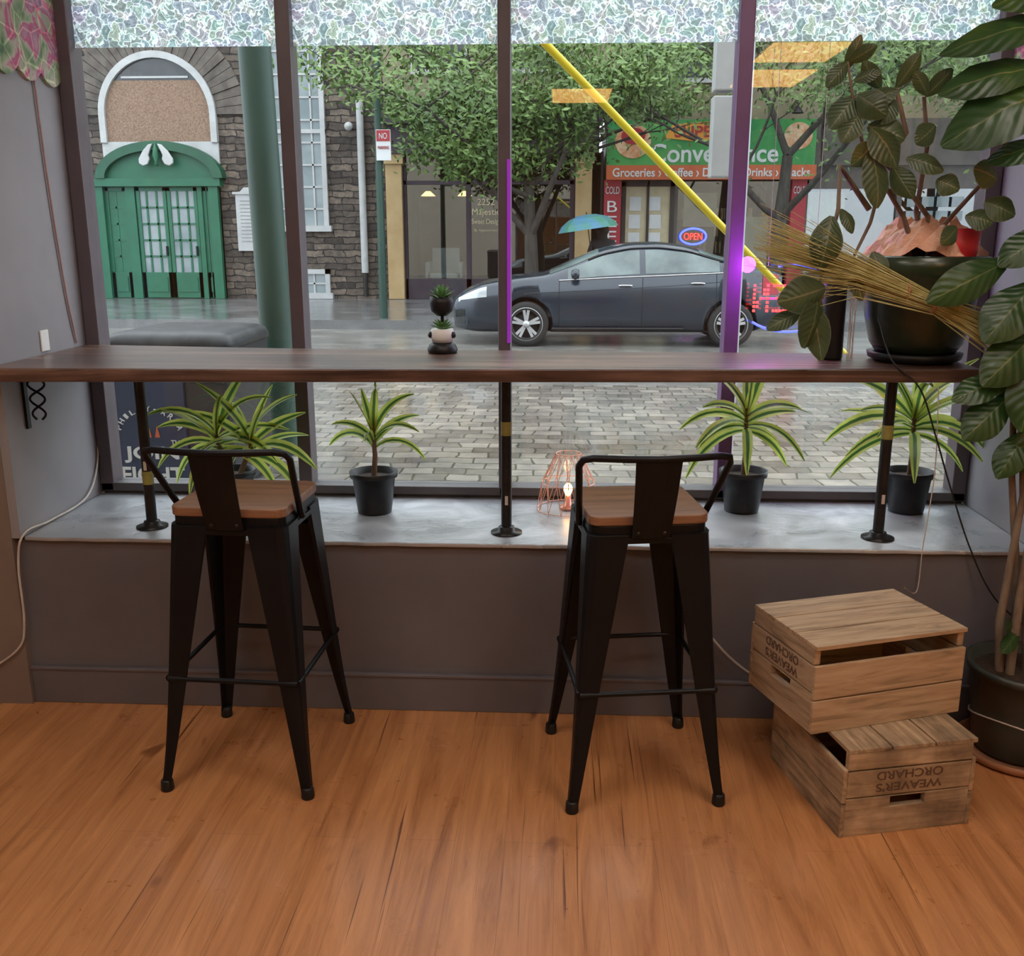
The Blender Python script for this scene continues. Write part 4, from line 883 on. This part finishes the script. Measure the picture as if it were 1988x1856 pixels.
# ------------------------------------------------------------------ car
CX,CY=-1.52,14.80
def lin(tab,x):
    for (a,b_),(c,d) in zip(tab,tab[1:]):
        if x<=c:
            t=(x-a)/(c-a);t=max(0,min(1,t));return b_+(d-b_)*t
    return tab[-1][1]
def smooth(tab):
    def f(x):
        return sum(lin(tab,x+o)*w for o,w in((-.1,.12),(-.05,.22),(0,.32),(.05,.22),(.1,.12)))
    return f
top=smooth([(0,.64),(.08,.74),(.35,.86),(.8,.95),(1.32,1.01),(1.7,1.18),(2.1,1.35),(2.5,1.43),(2.9,1.44),(3.3,1.39),(3.8,1.23),(4.15,1.13),(4.45,1.10),(4.6,1.0)])
belt=smooth([(0,.62),(.4,.80),(1.0,.89),(2,.93),(3,.97),(4,1.03),(4.6,.98)])
wid=smooth([(0,.66),(.12,.77),(.4,.85),(.9,.89),(3.8,.90),(4.3,.85),(4.6,.74)])
bot=smooth([(0,.24),(.3,.19),(4.2,.20),(4.6,.32)])
def sect(x):
    T,w,b0=top(x),wid(x),bot(x);Bz=min(belt(x),T-.03);g=max(0,T-Bz);wr=w*.96-g*.62
    return [(0,b0),(w*.80,b0),(w*.94,b0+.05),(w*.985,b0+.22),(w,.62 if Bz>.66 else Bz*.9),(w*.96,Bz),(wr,T-.055*min(1,g*4)-.01),(wr*.82,T-.012),(wr*.45,T+.004),(0,T+.008)]
def surf(x,j,side=-1,off=0):
    s=sect(x);i=min(int(j),8);t=j-i;a,b_=s[i],s[i+1];yy=a[0]+(b_[0]-a[0])*t;zz=a[1]+(b_[1]-a[1])*t
    nx,nz=(b_[1]-a[1]),-(b_[0]-a[0]);l=math.hypot(nx,nz) or 1
    return V((CX+x,CY+side*(yy+nx/l*off),zz+nz/l*off))
e=thing("car",(CX+2.3,CY,0),"dark slate grey sedan parked at the far kerb","car")
b=B();N=80;rings=[]
for i in range(N+1):
    x=4.6*i/N;s=sect(x);r=[V((CX+x,CY-y,z)) for y,z in s]+[V((CX+x,CY+y,z)) for y,z in reversed(s[1:-1])];rings.append(r)
m=len(rings[0]);vs=[p for r in rings for p in r];fs=[(i*m+k,(i+1)*m+k,(i+1)*m+(k+1)%m,i*m+(k+1)%m) for i in range(N) for k in range(m)]
fs+=[tuple(range(m)),tuple(reversed(range(N*m,N*m+m)))]
b.add(vs,fs,0,None,True);body=b.fin("body",'carpaint',e)
bm=bmesh.new();bm.from_mesh(body.data);bmesh.ops.recalc_face_normals(bm,faces=bm.faces);bm.to_mesh(body.data);bm.free()
WX=(1.04,3.90);WR=.315
cb=B()
for wx in WX:
    for s in(-1,1):
        y0,y1=sorted((CY+s*.62,CY+s*1.05));cb.lathe((CX+wx,0,WR+.01),[(0,y0),(.365,y0),(.365,y1),(0,y1)],36,axis='Y')
cut=cb.fin("cutter",'dark',None);bm=bmesh.new();bm.from_mesh(cut.data);bmesh.ops.remove_doubles(bm,verts=bm.verts,dist=1e-5);bmesh.ops.recalc_face_normals(bm,faces=bm.faces);bm.to_mesh(cut.data);bm.free()
md=body.modifiers.new("arch",'BOOLEAN');md.object=cut;md.operation='DIFFERENCE';md.solver='EXACT'
bpy.context.view_layer.update();dg=bpy.context.evaluated_depsgraph_get();nm=D.meshes.new_from_object(body.evaluated_get(dg));body.modifiers.clear()
body.data=nm;D.objects.remove(cut)
def patch(name,xa,xb,ja,jb,mat,side=-1,off=.006,nx=24,nj=6,par=None):
    b=B();vs=[surf(xa+(xb-xa)*i/nx,ja+(jb-ja)*k/nj,side,off) for i in range(nx+1) for k in range(nj+1)]
    fs=[(i*(nj+1)+k,(i+1)*(nj+1)+k,(i+1)*(nj+1)+k+1,i*(nj+1)+k+1) for i in range(nx) for k in range(nj)]
    b.add(vs,fs,0,None,True);return b.fin(name,mat,par or e)
for s in(-1,1):
    patch("side_window",1.62,2.62,5.12,5.9,'carglass',s);patch("side_window",2.70,3.72,5.12,5.9,'carglass',s);patch("quarter_window",3.77,4.0,5.15,5.85,'carglass',s)
    patch("windshield",1.36,2.05,6.1,9,'carglass',s);patch("rear_window",3.45,4.12,6.2,9,'carglass',s)
    for j,(x0,x1) in((5.04,(1.5,4.02)),(5.97,(1.9,3.95))):
        B().tube([surf(x0+(x1-x0)*i/24,j,s,.008) for i in range(25)],.008,5).fin("window_trim",'chrome' if j<5.5 else 'blackplastic',e)
    for x in(1.50,2.66,3.62):
        B().tube([surf(x+(.06*math.sin(q*2) if x>3 else 0),2.2+q*2.8,s,.002) for q in[k/10 for k in range(11)]],.0045,4).fin("door_seam",'blackplastic',e)
    B().tube([surf(1.0+3.0*i/20,4.45+.3*i/20,s,.0) for i in range(21)],.006,5).fin("body_crease",'carpaint',e)
    for x in(2.42,3.42): 
        p=surf(x,4.7,s,.02);B().tube([p+V((-.09,0,0)),p+V((-.05,s*.015,.004)),p+V((.05,s*.015,.004)),p+V((.09,0,0))],.012,8).fin("door_handle",'chrome',e)
    p=surf(1.72,5.1,s,.02);B().tube([p,p+V((0,s*.06,.03))],.018,8).lathe(p+V((0,s*.13,.06)),[(0,-.06),(.05,-.05),(.075,0),(.06,.05),(0,.06)],14,axis='X').fin("mirror",'carpaint',e)
    patch("headlight",.07,.48,4.35,5.3,'headlamp',s,.008);patch("tail_light",4.32,4.55,4.3,5.3,'signred',s,.008)
    patch("bumper_grille",.02,.16,2.2,3.4,'blackplastic',s,.006)
    B().tube([surf(.75+i*2.3/10+.65,2.05,s,.004) for i in range(9)],.02,6).fin("sill_trim",'blackplastic',e)
for wx in WX:
    for s in(-1,1):
        w=D.objects.new("wheel",None);w.parent=e;w.location=(CX+wx-(CX+2.3),s*.80,WR);bpy.context.scene.collection.objects.link(w)
        B().lathe((0,0,0),[(.19,-.09),(.225,-.105),(.29,-.10),(.315,-.07),(.315,.07),(.29,.10),(.225,.105),(.19,.09)],40,axis='Y').fin("tyre",'tyre',w,local=True)
        B().lathe((0,0,0),[(.19,-.09),(.215,-.10),(.235,-.108),(.20,-.02),(.20,.02),(.235,.108),(.215,.10),(.19,.09)],40,axis='Y').lathe((0,s*.03,0),[(0,-.005),(.2,-.005),(.2,.005),(0,.005)],24,1,axis='Y').fin("rim",['alloy','tyre'],w,local=True)
        b=B()
        for k in range(10):
            a=2*math.pi*(k//2)/5+(.16 if k%2 else -.16);R=Matrix.Rotation(a,3,'Y');vs=[R@V(p) for p in[(-.018,s*.085,.03),(.018,s*.085,.03),(.020,s*.095,.215),(-.020,s*.095,.215),(-.018,s*.05,.03),(.018,s*.05,.03),(.020,s*.06,.215),(-.020,s*.06,.215)]]
            b.add(vs,[(0,1,2,3),(7,6,5,4),(0,4,5,1),(1,5,6,2),(2,6,7,3),(3,7,4,0)])
        b.lathe((0,s*.075,0),[(0,-.02),(.05,-.02),(.05,.02),(0,.02)],20,axis='Y');b.fin("spokes",'alloy',w,local=True)
# ==================================================================== light
w=D.worlds.new("world");bpy.context.scene.world=w;w.use_nodes=True;t=w.node_tree;bg=t.nodes["Background"]
tc=t.nodes.new("ShaderNodeTexCoord");s=t.nodes.new("ShaderNodeSeparateXYZ");t.links.new(tc.outputs["Generated"],s.inputs[0])
t.links.new(ramp(t,[(.0,(.60,.66,.72)),(.25,(.82,.90,.97)),(1,(.94,.98,1))],s.outputs[2]),bg.inputs[0]);bg.inputs[1].default_value=3.9
l=D.lights.new("sign_glow",'POINT');l.energy=2.6;l.color=(.6,.05,1);l.shadow_soft_size=.03
o=D.objects.new("sign_glow",l);o.location=(.69,3.42,1.44);bpy.context.scene.collection.objects.link(o)
sc=bpy.context.scene;sc.view_settings.view_transform='Standard';sc.view_settings.look='None';sc.view_settings.exposure=0
